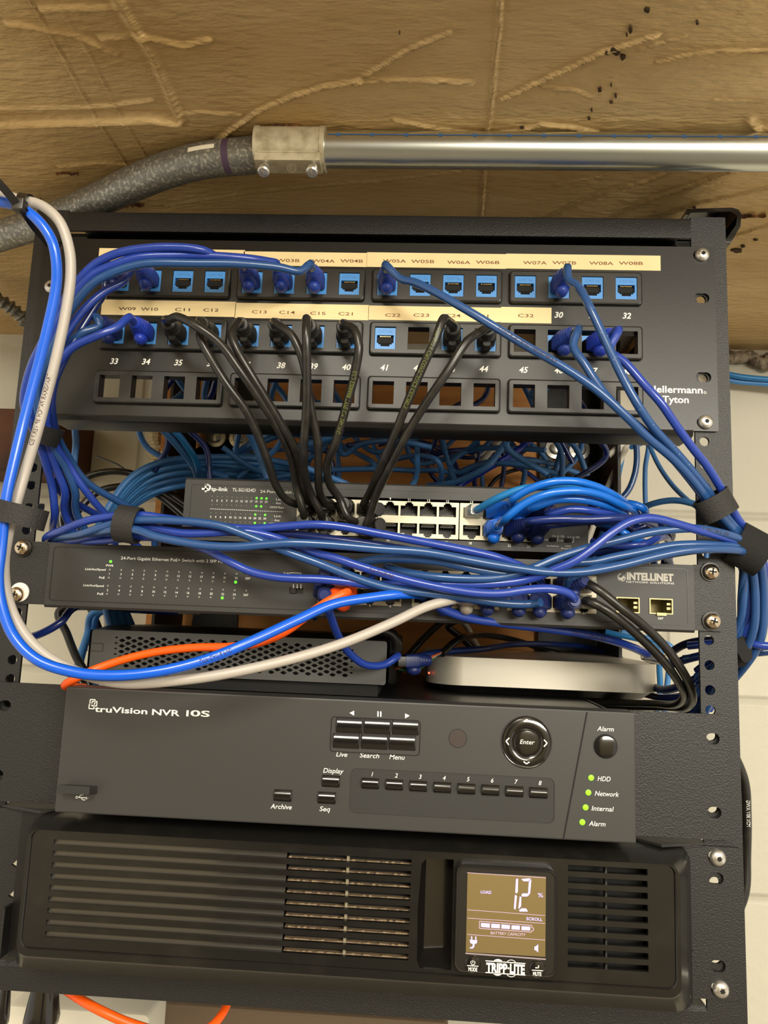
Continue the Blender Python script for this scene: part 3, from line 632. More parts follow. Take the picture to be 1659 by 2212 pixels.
b = MB(); b.plate(rrect(-131.0, 150.2, -210 + 3.6, -166.6, 2.0), [rrect(-130.6, 149.8, -206, -167.0, 1.8)], Y2 - .2, Y2); b.build('face_outline', black_m, ts)
T1 = [.6 - 14.15 * k for k in (3, 2, 1, 0)]; T2 = [18.8 + 14.15 * k for k in range(4)]; T3 = [79.2 + 14.15 * k for k in range(4)]
ports_block(ts, Y2 + .6, [(-50.3, 9.6, T1), (10.1, 69.6, T2), (70.4, 130.3, T3)], -181.6, -194.6, ivory_m)
t = MB(); y = Y2 - .15
textpx(t, 'tp-link', (456, 1060), (492, 1061), 3.0, y, bold=.014); textpx(t, 'TL-SG1024D', (502, 1061), (552, 1063), 2.6, y); textpx(t, '24-Port Gigabit Switch', (562, 1064), (662, 1068), 2.4, y)
c = at(448, 1053, y); t.ring((c[0], c[2]), 1.5, 2.7, y, a0=-150, a1=140); t.polypx([(446, 1046), (446, 1063), (442.5, 1063), (442.5, 1046)], y); t.polypx([(436, 1054), (436, 1058), (450, 1058.5), (450, 1054.5)], y)
for k in range(12):
    X = 458 + 10.6 * k; a, c_ = str(1 + 2 * k), str(2 + 2 * k)
    textc(t, a, (X, 1083.3 + .27 * k), 1.35 * len(a), 1.6, y, bold=.01); textc(t, c_, (X - 3, 1118.3 + .36 * k), 1.35 * len(c_), 1.6, y, bold=.01)
    for dx, py, lit in ((1, 1072.5, k in (9, 10, 11)), (0, 1090, k in (9, 10)), (-2, 1108, k in (9, 11)), (-3, 1126, k in (9, 11))):
        led_part(ts, *at(X + dx, py + .4 * k, y), .8 if lit else .45, green_e if lit else dim_led, 'lit_indicator' if lit else 'indicator_light')
for s, px, py in (('Link', 604, 1081), ('Act', 601, 1089), ('1000Mbps', 598, 1098), ('Link', 600, 1117), ('Act', 598, 1126), ('1000Mbps', 596, 1134)): textc(t, s, (px, py), 1.3 * len(s), 1.6, y)
for k in range(34): t.linepx([(454 + 4.65 * k, 1099 + .2 * k), (457 + 4.65 * k, 1099.1 + .2 * k)], y, .35)
for n, px, py in (('9', 843, 1080), ('11', 884, 1082), ('13', 926, 1084), ('15', 967, 1086), ('17', 1019, 1088), ('10', 838, 1169), ('12', 880, 1171), ('14', 923, 1173), ('16', 965, 1174), ('18', 1016, 1176), ('22', 1100, 1181), ('24', 1142, 1183)): textc(t, n, (px, py), 1.45 * len(n), 1.9, y, bold=.01)
for s, px, py in (('Off', 1180, 1168), ('Off', 1212, 1170), ('On (1-22)', 1206, 1160), ('On (1-24)', 1239, 1162), ('Isolation', 1194, 1181), ('Loop', 1227, 1181), ('Prevention', 1227, 1187)): textc(t, s, (px, py), .95 * len(s), 1.35, y)
t.linepx([(1205, 1160), (1205, 1169), (1201, 1169)], y, .3); t.linepx([(1239, 1162), (1239, 1171), (1235, 1171)], y, .3)
t.build('lettering', white_ink, ts, flat=True)
for px, py in ((1194, 1166), (1227, 1168)):
    c = at(px, py, Y2); b = MB().box(c[0] - 2.6, c[0] + 2.6, Y2 - .3, Y2, c[2] - 1.5, c[2] + 1.5); b.box(c[0] - 2.2, c[0] - .2, Y2 - 1.2, Y2 - .3, c[2] - 1.1, c[2] + 1.1); b.build('slide_switch', dark_m, ts)
for px, py in ((591, 1079), (590, 1088), (588, 1114), (587, 1124)): led_part(ts, *at(px, py, y), .6, green_off, 'indicator_light')

# ================================================================== BLACK BOX WITH DIAMOND MESH FRONT
mx = thing('media_box', (-90, 100, -318), 'black box with a perforated diamond-mesh front, standing on the recorder left of the silver computer', 'small computer')
YM = 52.0; x0, x1, z0, z1 = -204.0, 22.0, -309.0, -277.5
fx0, fx1, fz0, fz1 = -186, 4, -304.5, -280.5; hs = []
nx, nz = 20, 11
for j in range(nz):
    for i in range(nx):
        cx = fx0 + 3 + (i + .5 * (j % 2)) * 9.1; cz = fz0 + 1.2 + j * 2.05; edge = (i == 0 and j % 2 == 0) or (i == nx - 1 and j % 2 == 1)
        rx = 1.3 if edge else 2.5; rz = .6 if edge else 1.22
        hs.append([(cx - rx, cz), (cx - rx * .3, cz - rz), (cx + rx * .3, cz - rz), (cx + rx, cz), (cx + rx * .3, cz + rz), (cx - rx * .3, cz + rz)])
b = MB().plate(rrect(x0 + 2, x1 - 2, z0, z1, 2), hs, YM, YM + 1.6); b.build('mesh_front', mat('mesh_plastic', (78, 77, 75), .45, bump=(2000, .2, .1)), mx)
b = MB(); b.box(x0 + 3, x1 - 3, YM + 9, YM + 10, z0 + 1, z1 - 1); b.build('inner_plate', dark_m, mx)
b = MB(); L = []
for ins, yy in ((0, YM + 1), (0, YM + 6), (-4, YM + 40), (-6, YM + 150)): L.append([(x, yy, z) for x, z in rrect(x0 + ins, x1 - ins, z0 - (0 if ins == 0 else 3), z1 + (0 if ins == 0 else 2.6), 2.2)])
b.loft(L, 0, False, True); b.build('housing', black_m, mx)
b = MB().box(x0 + 8, x1 - 8, YM + 5, YM + 140, -318, -309); b.build('base', dark_m, mx)  # dark block stands for the shadow and bottom chamfer under the mesh front
c = at(206, 1398, YM); b = MB().plate(rrect(c[0] - 6, c[0] + 6, c[2] - 3, c[2] + 3, .6), [rrect(c[0] - 5.7, c[0] + 5.7, c[2] - 2.7, c[2] + 2.7, .5)], YM - .25, YM); b.build('badge_outline', dark_m, mx)

# ================================================================== SILVER MINI COMPUTER
mc = thing('mini_computer', (150, 200, -318), 'flat silver aluminium mini computer with rounded corners, lying on the video recorder', 'small computer')
Ya, Yb = 112.0, 300.0; xa, xb = 50.0, 240.5; zb, zt = -312.0, -289.2
def foot_ring(ins, z): return [(x, yy, z) for x, yy in rrect(xa + ins, xb - ins, Ya + ins, Yb - ins, 30 - ins * .5, 10)]
b = MB().loft([foot_ring(.2, zb), foot_ring(0, zb + .25), foot_ring(0, zt - .25), foot_ring(.25, zt)]); b.build('body', alu_m, mc, angle=25)
b = MB().loft([foot_ring(9, -318), foot_ring(7, -316), foot_ring(1.5, zb + .02)]); b.build('base', black_m, mc)
c = at(928, 1456, Ya + 22); led_part(mc, xa + 2.5, Ya + 13, -304, .9, red_e, 'status_light')

# ================================================================== VIDEO RECORDER
nv = thing('video_recorder', (0, -30, -388), 'charcoal network video recorder with round navigation pad and eight numbered keys', 'video recorder')
YN = -30.0; xl, xr, zb, zt = -179.0, 176.2, -387.6, -311.5
def px(u, v, y=YN): p = at(u, v, y); return p[0], p[2]
b = MB(); b.box(xl + 1, xr - 1, -20, 300, -386, -318.5); b.build('chassis', black_m, nv)
inset = [px(757, 1660), px(768, 1658), px(1190, 1680), px(1201, 1690), px(1187, 1772), px(1176, 1782), px(765, 1760), px(752, 1748)]
inset = rrect(3.9, 127.8, -378.7, -352.3, 4)
b = MB(); L = []
for ins, yy in ((0, -14), (0, YN + 1.0), (.3, YN + .3), (1, YN)): L.append([(x, yy, z) for x, z in rrect(xl + ins, xr - ins, zb + ins, zt - ins, 1.2)])
b.loft(L[:4], 0, True, False); b.plate(rrect(xl + 1, xr - 1, zb + 1, zt - 1, .5), [inset], YN, YN + .6); b.build('front_panel', nvr_m, nv)
b = MB().poly(inset, YN + .55); b.build('key_inset', nvr_dark, nv)
b = MB(); g0, g1 = px(1268, 1536), px(1217, 1803); b.poly([(g0[0] - .5, zt - 1), (g1[0] - .5, zb + 1), (g1[0] + .5, zb + 1), (g0[0] + .5, zt - 1)], YN - .08); b.build('groove', dark_m, nv)
for x0, x1, hs in ((-241.3, -176, (-1,)), (176, 241.3, (1,))):
    hh = [rrect(s * 232 - 4.2, s * 232 + 4.2, z - 3.4, z + 3.4, 3.2) for s in hs for z in (-328.4, -373.2)]
    b = MB().plate(rrect(x0, x1, -389.5, -313.2, 3), hh, -4.2, -2.2); e = 176.5 * hs[0]; b.box(min(e, e + 2 * hs[0]), max(e, e + 2 * hs[0]), -4, 120, -386, -318); b.build('mounting_ear', powder, nv)
KEY = {}
def key(u, v, w, h, name='key', d=2.2, r=.9):
    x, z = px(u, v); k = (w, h)
    if k not in KEY:
        b = MB(); L = []
        for i in range(9):
            t_ = i / 8; zz = z - h / 2 + h * t_; yy = YN - d * (1 - (2 * t_ - 1) ** 2 * .75); L.append([(x - w / 2, YN + .4, zz), (x - w / 2 + .15, yy + .5, zz), (x - w / 2 + .7, yy, zz), (x + w / 2 - .7, yy, zz), (x + w / 2 - .15, yy + .5, zz), (x + w / 2, YN + .4, zz)])
        b.loft(L); KEY[k] = b.build(name, gloss_m, nv, origin=(x, YN, z)); return KEY[k]
    return inst(KEY[k], name, nv, (x, YN, z))
for u, v in ((755, 1567), (815, 1569), (876, 1571)): key(u, v, 16.6, 8.9)
for u, v in ((748, 1600), (809, 1602), (869, 1604)): key(u, v, 16.6, 8.9)
for u, v in ((611, 1718), (715, 1687), (706, 1723)): key(u, v, 11.2, 6.9)
for k in range(8): key(800 + 51.9 * k, 1692 + 2.9 * k, 10.8, 6.2)
for pts in ([(715, 1558), (724, 1549)],): pass
b = MB().plate(rrect(*[px(718, 1550)[0] - .8, px(908, 1550)[0] + .4], -343.3, -322.0, 2.5), [rrect(px(718, 1550)[0] - .2, px(908, 1550)[0] - .2, -342.8, -322.5, 2)], YN - .2, YN); b.build('key_frame', dark_m, nv)
c = px(1137, 1603); b = MB().lathe([(15.6, -.3), (15.6, .3), (15, .7), (14.4, .5), (14.2, 1.2), (12, 1.9), (9.5, 1.7), (8.4, .9), (8.2, .3), (0, .3)], (c[0], YN, c[1]), n=40); b.build('navigation_ring', gloss_m, nv)
b = MB().lathe([(7.6, 0), (7.6, 1.6), (7.0, 2.2), (5, 2.5), (0, 2.5)], (c[0], YN, c[1]), n=32); b.build('enter_button', gloss_m, nv)
c2 = px(1308, 1612); b = MB().lathe([(7.2, -.2), (7.2, .3), (6.8, .4)], (c2[0], YN, c2[1]), n=30); b.build('button_rim', dark_m, nv); b = MB().lathe([(6.6, 0), (6.6, 1.4), (6.2, 2.0), (4, 2.5), (0, 2.6)], (c2[0], YN, c2[1]), n=30); b.build('alarm_button', gloss_m, nv)
c3 = px(989, 1595); b = MB().lathe([(5.3, 0), (5.3, .12), (0, .13)], (c3[0], YN, c3[1]), n=30); b.build('infrared_window', mat('ir_window', (62, 54, 52), .3), nv)
t = MB(); t.ring(c3, 5.3, 5.6, YN - .15, n=36); t.build('window_rim', dark_m, nv)
for u, v in ((1277, 1680), (1271, 1712), (1265, 1744), (1258, 1776)): x, z = px(u, v); led_part(nv, x, YN, z, 1.75, mat('recorder_led', (110, 225, 20), .4, emit=1.6), 'status_light')
# usb cover hinged out of the face
a = px(136, 1690); c4 = px(201, 1722); b = MB().loft([[(x, yy, z) for x, z in rrect(a[0] + e0, c4[0] + e0, c4[1] + e1 + 3.0, a[1] + e1, .8, 2)] for yy, e0, e1 in ((YN, 2.4, -1), (YN - 7, 0.8, .1), (YN - 8, .8, .1))]); b.build('usb_cover', nvr_dark, nv)
t = MB(); y = YN - .12
textpx(t, 'truVision', (204, 1538), (318, 1542), 3.6, y, bold=.02); textpx(t, 'NVR', (328, 1545), (388, 1546), 3.7, y, bold=.02); textpx(t, '1', (402, 1547), (407, 1547), 3.7, y, bold=.02); textpx(t, '0S', (411, 1547), (453, 1548), 3.7, y, bold=.02)
for u, v in ((200, 1516), (204, 1520), (198, 1526)):
    q = px(u, v); t.plate(rrect(q[0] - 1.9, q[0] + 1.9, q[1] - 1.7, q[1] + 1.7, .4, 1), [rrect(q[0] - 1.3, q[0] + 1.3, q[1] - 1.1, q[1] + 1.1, .3, 1)], y, y + .05)
for s, p0, p1 in (('Live', (726, 1634), (750, 1635)), ('Search', (777, 1636), (819, 1638)), ('Menu', (841, 1640), (874, 1641)), ('Display', (698, 1669), (742, 1671)), ('Archive', (584, 1747), (630, 1748)), ('Seq', (690, 1752), (713, 1753)), ('Alarm', (1290, 1579), (1326, 1580)), ('HDD', (1291, 1687), (1319, 1688)), ('Network', (1285, 1719), (1337, 1721)), ('Internal', (1278, 1751), (1326, 1753)), ('Alarm', (1272, 1784), (1308, 1785))):
    textpx(t, s, p0, p1, 2.9, y, bold=.004, shear=.2)
textpx(t, 'Enter', (1123, 1607), (1155, 1608), 2.7, YN - 2.62, bold=.004, shear=.2)
for k in range(8): textc(t, str(k + 1), (804 + 51.8 * k, 1677 + 2.7 * k), 1.9, 2.6, y, bold=.006, shear=.2)
t.polypx([(755, 1540), (765, 1535), (765, 1546)], y); t.polypx([(885, 1546), (875, 1541), (875, 1552)], y); t.polypx([(815, 1536.5), (818, 1536.5), (818, 1548), (815, 1548)], y); t.polypx([(821, 1536.8), (824, 1536.8), (824, 1548.4), (821, 1548.4)], y)
yr = YN - 2.0
for P in ([(1131, 1559), (1138, 1554), (1145, 1560)], [(1131, 1645), (1137, 1650), (1144, 1646)], [(1100, 1594), (1093, 1601), (1099, 1609)], [(1175, 1598), (1182, 1605), (1175, 1613)]): t.linepx(P, yr - .25, .7)
t.linepx([(164, 1722), (190, 1724)], y, .5); t.polypx([(186, 1721), (191, 1724), (186, 1727)], y); q = px(166, 1722); t.poly(circ(q[0], q[1], .8, 10), y); t.linepx([(170, 1722), (175, 1717), (180, 1717)], y, .4); t.linepx([(174, 1723), (179, 1728), (184, 1728)], y, .4)
t.build('lettering', white_ink, nv, flat=True)

# ================================================================== UPS
up = thing('battery_backup', (5, -30, -486), 'large black battery backup unit with slatted front and lit screen', 'battery backup')
YU = -35.0
def upx(u, v, y=YU): p = at(u, v, y); return p[0], p[2]
rows = [-403.6 - 6.55 * k for k in range(9)]; SH = 1.75
gx0, gxm, gx1 = -175.0, -32.0, 43.0; rx0, rx1 = 135.0, 181.0
holes = [[(gx0, z - SH), (gx1, z - SH), (gx1, z + SH), (gx0, z + SH)] for z in rows] + [[(rx0, z - SH), (rx1, z - SH), (rx1, z + SH), (rx0, z + SH)] for z in [r_ + 2 for r_ in rows]]
scoop = [(50, -461.5), (68, -461.5), (68, -400.6), (52, -400.6), (49, -404), (47.5, -430), (48, -458)]
b = MB().plate(rrect(-188.5, 196.0, -463.5, -397.0, 5), holes + [scoop], YU, YU + 2.4); b.build('front_panel', ups_m, up)
# bezel: flares back to the rack from the front edge
b = MB(); L = []
for x0, x1, z0, z1, yy, r in ((-197, 214.5, -484, -393.0, -4, 6), (-199, 213.0, -484, -394.0, -14, 6), (-196, 206, -480, -394.5, -26, 7), (-192.5, 200.5, -471, -396.0, -33.0, 7), (-191.5, 199.3, -468.5, -396.6, YU - .6, 7), (-189.6, 197.2, -464.6, -397.0, YU - .6, 5.6), (-188.6, 196.1, -463.6, -397.1, YU + .8, 5)):
    L.append([(x, yy, z) for x, z in rrect(x0, x1, z0, z1, r)])
b.loft(L, 0, True, False); b.build('bezel', ups_m, up, angle=28)
b = MB(); b.box(-213.2, 213.2, -3, 330, -484, -394.5); b.build('casing', black_m, up)
b = MB().box(gx0 - 1, gxm, YU + 2.5, YU + 4.2, -462, -398.5); b.build('groove_floor', mat('ups_painted_reflection', (60, 57, 52), .1, coat=1.0), up)  # base colour lightened to stand for bright room reflections in the grooves
b = MB(); b.box(gxm, gx1 + 1, YU + 12, YU + 13, -462, -398); b.build('grille_backing', dark_m, up); MB().box(rx0 - 1, rx1 + 1, YU + 14, YU + 15, -462, -396).build('grille_backing', dark_m, up)
b = MB()
for z in rows:
    b.box(gxm + .5, gx1, YU + 3.0, YU + 9, z - 3.6, z - 2.4); n = 40
    for i in range(n):                             # ragged dust along each louvre
        xx = gxm + 1 + (gx1 - gxm - 2) * i / n; q = rng.uniform(.2, 1.1); b.box(xx, xx + 1.9, YU + 3.4, YU + 4.4, z - 2.4, z - 2.4 + q); q = rng.uniform(.1, .6); b.box(xx, xx + 1.9, YU + 3.4, YU + 4.2, z + SH + .2 - q, z + SH + .3)
o = b.build('dust', dust_m, up, angle=10); o['label'] = 'tan dust caught between the slats'
b = MB().box(4.2, 5.8, YU + 2.6, YU + 7, -461, -399); b.build('grille_divider', mat('divider', (136, 126, 104), .8), up)
b = MB().box(157.2, 158.2, YU + 2.6, YU + 8, -461, -397); b.build('grille_divider', ups_m, up)
for z in rows: pass
b = MB().loft([[(x, yy, z) for x, yy in ((47.2, YU + 2), (52, YU + 14), (69, YU + 16), (69, YU + 17.5), (50.5, YU + 16), (45, YU + 2))] for z in (-462.5, -399.8)]); b.loft([[(x, yy, z) for x, yy, z in ((47, YU + 1, -462.5), (69, YU + 1, -461.6), (69, YU + 17, -455), (47, YU + 17, -455))], [(x, yy, z) for x, yy, z in ((47, YU + 1, -463.3), (69, YU + 1, -463.3), (69, YU + 17, -463.3), (47, YU + 17, -463.3))]]); b.build('finger_recess', gloss_m, up)
YL = -42.0
b = MB(); L = []
lx0, lx1, lz0, lz1 = 69.2, 127.6, -459.5, -401.2
for ins, yy, r in ((-.4, YU - .2, 5.6), (-.2, YL + 2, 5.4), (0, YL + .8, 5), (.6, YL, 4.6), (1.3, YL + .1, 4.2), (1.6, YL + .6, 4)): L.append([(x, yy, z) for x, z in rrect(lx0 + ins, lx1 - ins, lz0 + ins, lz1 - ins, r)])
b.loft(L, 0, True, True); b.build('screen_bezel', mat('screen_bezel', (30, 28, 26), .3, coat=.2), up)
YS = YL + .35
sa, sb_ = at(1010, 1885, YS), at(1178, 2066, YS)
b = MB().box(sa[0], sb_[0], YS, YS + .5, sb_[2] - .3, sa[2]); scr = b.build('screen', lcd_m, up)
t = MB(); tl = MB(); y = YS - .12
zz = lambda a, b_: (960 + a / 6.144, 1850 + b_ / 6.144)
for P in ([(950, 300), (978, 295), (975, 470), (958, 492), (940, 480)], [(935, 512), (953, 515), (963, 530), (945, 710), (922, 690)], [(1020, 300), (1128, 290), (1148, 300), (1112, 330), (1050, 330)], [(1150, 305), (1154, 315), (1138, 490), (1120, 512), (1110, 490), (1120, 335)], [(1020, 510), (1040, 490), (1105, 490), (1125, 510), (1100, 532), (1030, 532)], [(1000, 528), (1022, 540), (1018, 660), (985, 700), (982, 680)], [(990, 715), (1025, 688), (1085, 690), (1110, 732), (1000, 732)],
          [(485, 882), (605, 890), (602, 948), (485, 935)], [(622, 893), (738, 900), (735, 955), (620, 948)], [(757, 902), (870, 912), (868, 965), (755, 958)], [(892, 915), (1003, 920), (1000, 975), (888, 968)], [(1025, 925), (1140, 932), (1138, 985), (1020, 978)],
          [(335, 1105), (435, 1112), (432, 1150), (400, 1165), (395, 1205), (375, 1222), (338, 1222), (340, 1205), (370, 1200), (378, 1165), (345, 1150)], [(355, 1060), (370, 1060), (370, 1112), (355, 1110)], [(410, 1062), (424, 1062), (424, 1115), (410, 1114)],
          [(1195, 1195), (1212, 1195), (1245, 1165), (1245, 1275), (1212, 1245), (1195, 1245)]):
    t.polypx([zz(*q) for q in P], y)
textpx(t, 'LOAD', zz(483, 487), zz(622, 500), 1.7, y, bold=.01); textpx(t, 'SCROLL', zz(1088, 845), zz(1300, 858), 1.7, y, bold=.01); textpx(t, '%', zz(1240, 535), zz(1310, 545), 2.3, y)
t.build('segments', lcd_e, up, flat=True)
for a_, c_ in (((305, 708), (1335, 785)), ((305, 818), (1335, 890)), ((305, 1035), (1335, 1110)), ((300, 215), (1345, 285))): tl.linepx([zz(*a_), zz(*c_)], y, .22)
tl.linepx([zz(465, 860), zz(1160, 915), zz(1160, 945), zz(1185, 950), zz(1180, 985), zz(1160, 985), zz(1155, 1005), zz(465, 955), zz(465, 860)], y, .3); textpx(tl, 'BATTERY CAPACITY', zz(615, 1035), zz(1075, 1058), 1.6, y)
tl.build('screen_lines', lcd_l, up, flat=True)
b = MB().linepx([zz(280, 1285), zz(1345, 1365)], YS - .3, .8); b.build('screen_edge', mat('screen_edge', (196, 180, 190), .3, .6), up, flat=True)
for (u, v) in (zz(375, 1435), zz(1235, 1495)):
    x, z = upx(u, v, YL); b = MB().lathe([(4.6, 0), (4.6, .5), (4.1, 1.1), (2.5, 1.5), (0, 1.6)], (x, YL + .6, z), n=26); b.build('round_button', gloss_m, up)
t = MB(); y = YL - 1.05
textpx(t, 'MODE', zz(318, 1522), zz(436, 1526), 2.1, y, bold=.03); textpx(t, 'MUTE', zz(1175, 1582), zz(1288, 1588), 2.1, y, bold=.03)
t.linepx([zz(302, 1448), zz(452, 1458)], y, .45); t.linepx([zz(1160, 1508), zz(1310, 1518)], y, .45)
q = upx(*zz(378, 1410), y); t.ring(q, 1.0, 1.35, y, a0=130, a1=410, n=20); t.linepx([zz(378, 1378), zz(377, 1415)], y, .4); t.linepx([zz(1250, 1445), zz(1250, 1478), zz(1205, 1478)], y, .5)
y = YL - .15
textpx(t, 'TRIPP', zz(553, 1530), zz(835, 1545), 4.9, y, bold=.045); textpx(t, 'LITE', zz(868, 1548), zz(1066, 1556), 4.9, y, bold=.045); q = upx(*zz(850, 1485), y); t.poly(circ(q[0], q[1], .55, 10), y)
t.linepx([zz(545, 1385), zz(1075, 1422)], y, .5); t.linepx([zz(545, 1540), zz(1075, 1576)], y, .5)
def arc(a, c, h, n=9): return [zz(a[0] + (c[0] - a[0]) * k / n, a[1] + (c[1] - a[1]) * k / n + h * math.sin(math.pi * k / n) ** .7) for k in range(n + 1)]
t.polypx(arc((648, 1391), (778, 1400), -34), y); t.linepx(arc((828, 1404), (950, 1412), -34), y, .35); t.polypx(arc((640, 1546), (768, 1554), 34), y); t.linepx(arc((825, 1560), (945, 1568), 34), y, .35)
t.build('lettering', white_ink, up, flat=True)
for sx, x0, x1 in ((-1, -247, -213), (1, 213, 247)):
    hs = [rrect(sx * 232.5 - 4.6, sx * 232.5 + 4.6, z - 3.4, z + 3.4, 3.2) for z in (-400.05, -412.75, -463.55, -476.25)]
    n_ = [(x0, -482.5), (x1, -482.5), (x1, -394.0), (x0, -394.0)]
    if sx > 0: n_ = [(x0, -482.5), (x1, -482.5), (x1, -394), (x0, -394), (x0, -425), (x0 + 4, -429), (x0, -431), (x0, -444), (x0 + 4, -448), (x0, -450)]
    else: n_ = [(x0, -482.5), (x1, -482.5), (x1, -450), (x1 - 4, -448), (x1, -444), (x1, -431), (x1 - 4, -429), (x1, -425), (x1, -394), (x0, -394)]
    b = MB().plate(n_, hs, -2.6, -.3); xi = x0 if sx > 0 else x1; b.box(min(xi, xi + 1.8 * sx), max(xi, xi + 1.8 * sx), -12, -2.6, -482, -452); b.build('mounting_ear', powder, up)
for sx in (-1, 1):
    b = MB().add([(sx * 196, -14, -391.5), (sx * 226, -4, -391.5), (sx * 226, 34, -391.5), (sx * 150, 34, -391.5), (sx * 196, -14, -393), (sx * 226, -4, -393), (sx * 226, 34, -393), (sx * 150, 34, -393)], [(0, 1, 2, 3), (7, 6, 5, 4), (0, 4, 5, 1), (1, 5, 6, 2), (2, 6, 7, 3), (3, 7, 4, 0)])
    b.build('top_bracket', powder, up)
screw(233.6, -400.4, -2.8, 'torx', 'zinc screw, upper of the two beside the battery backup on the right rail', roll=.3)
screw(233.6, -476.3, -2.8, 'torx', 'zinc screw, lower of the two beside the battery backup on the right rail', roll=.7)

# ================================================================== CONDUIT
RC = 11.7; ZK, YK = 51.5, -42.0
def cpt(u, v, zc): return atz(u, v, zc)
b = MB(); b.tube(np.array([V(x, YK, ZK) for x in np.linspace(-35, 560, 60)]), RC, 28); o = b.build('conduit', emt_m, None, origin=(150, YK, ZK), angle=60)
tag(o, 'shiny straight zinc conduit running along the ceiling right of the coupling', 'pipe')
t = MB()
for x0 in range(14):                                     # blue ink line with ticks printed along the tube
    xx = -28 + 22.5 * x0
    for a0, a1, w in ((xx, xx + 22.5, .5), (xx + 6, xx + 8.5, 1.5)):
        if a1 > 326: continue
        L = []
        for q in (-w, w):
            ang = math.radians(198) + q / RC * 1.0; L.append([(a0, YK + (RC + .06) * math.cos(ang + math.pi * 2 - .02), ZK - (RC + .06) * math.sin(ang)) for _ in (0,)][0])
            L.append((a1, L[-1][1], L[-1][2]))
        t.add(L, [(0, 1, 3, 2)])
t.build('ink_marking', ink_blue, o, flat=True)
P = [V(-36, YK, ZK)] + [atz(u, v, z) for u, v, z in ((520, 338, ZK), (450, 345, 51), (370, 365, 50), (290, 396, 48), (200, 438, 46), (100, 478, 44), (0, 510, 42), (-80, 536, 40))]
P = spline(P, 4); bent = MB().tube(P, RC + .4, 28).build('conduit', galv_m, None, origin=P[len(P) // 2], angle=60); tag(bent, 'dull grey galvanised conduit bending down to the left behind the rack corner', 'pipe')
def around(P, i0, i1, r, a0, a1, n=8):
    T, U, W = frames(P); L = []
    for i in range(i0, i1 + 1):
        row = []
        for k in range(n + 1):
            a = a0 + (a1 - a0) * k / n; d = V(0, math.cos(a), math.sin(a)); d = d - T[i] * d.dot(T[i]); d /= np.linalg.norm(d); row.append(P[i] + d * r)
        L.append(row)
    v = [p for r_ in L for p in r_]; m = n + 1; f = [(i * m + k, i * m + k + 1, (i + 1) * m + k + 1, (i + 1) * m + k) for i in range(len(L) - 1) for k in range(n)]
    return v, f
near = lambda u, v: int(np.argmin(abs(P[:, 0] - atz(u, v, ZK)[0])))
v, f = around(P, near(510, 335), near(510, 335) + 1, RC + .5, math.radians(140), math.radians(270), 10); MB().add(v, f).build('marker_ring', ink_purple, bent, flat=True)
v, f = around(P, near(470, 338), near(428, 345), RC + .5, math.radians(166), math.radians(182), 4); MB().add(v, f).build('tape_scrap', paper_m, bent, flat=True)
cp = thing('conduit_coupling', (-57, YK, ZK - 14), 'pale cast-metal set-screw coupling joining the shiny and the dull conduit', 'pipe fitting')
X0, X1 = at(553, 330, YK)[0] + .5, at(704, 330, YK)[0]
def sq(x, r, k): return [(x, YK + r * math.cos(a) * (1 + k * (abs(math.sin(2 * a)) ** 3)), ZK + r * math.sin(a) * (1 + k * (abs(math.sin(2 * a)) ** 3))) for a in [2 * math.pi * i / 32 for i in range(32)]]
b = MB().loft([sq(X0, 13.3, .03), sq(X0, 14.2, .03), sq(X0 + 3, 14.2, .03), sq(X0 + 3.2, 13.5, .05), sq(X1 - 3.2, 13.5, .05), sq(X1 - 3, 14.2, .03), sq(X1, 14.2, .03), sq(X1, 13.3, .03)]); b.build('sleeve', cast_m, cp)
b = MB().box(X0 + 2, X1 - 2, YK - 12.8, YK + 2, ZK - 16.2, ZK - 10.5); b.box(X0 + 4, X1 - 4, YK - 13.2, YK - 9, ZK - 11, ZK - 9.6); b.build('screw_boss', cast_m, cp)
for x in (at(578, 380, YK)[0], at(680, 380, YK)[0]):
    b = MB().lathe([(3.0, 0), (3.0, 4), (4.0, 4.4), (4.0, 7.5), (3.2, 8.4), (0, 8.5)], (x, YK - 8.5, ZK - 17.5), axis=(0, -.45, -.9), n=18); b.box(x - .4, x + .4, YK - 15.2, YK - 10, ZK - 25.6, ZK - 24.7); b.build('set_screw', steel_m, cp)
q = at(630, 362, YK - 13.4); t = MB(); t.ring((q[0], q[2]), 2.6, 3.1, YK - 12.95); t.ring((q[0] - .2, q[2]), .9, 1.4, YK - 12.95, a0=50, a1=310); t.build('cast_emblem', mat('cast_emblem', (120, 108, 84), .6, .5), cp, flat=True)
# flexible conduit stub at the left edge, in front of the corner post
P = spline([V(-470, 190, 15), at(-30, 640, 190), at(20, 662, 200), at(62, 705, 215), V(-330, 240, -60)], 1.2); T, U, W = frames(P)
o = MB().tube(P, [6.2 + 1.5 * math.sin(i * 1.15) for i in range(len(P))], 14).build('flexible_conduit', galv_m, None, origin=P[len(P) // 2], angle=60); tag(o, 'ribbed grey flexible metal conduit left of the rack, above the brown wooden post', 'pipe')
b = MB().rbox(-470, -352, -118, -50, 4, 262, 344, 3); o = b.build('wooden_post', post_m); tag(o, 'dark reddish-brown wooden block on the wall left of the rack', 'wooden block')

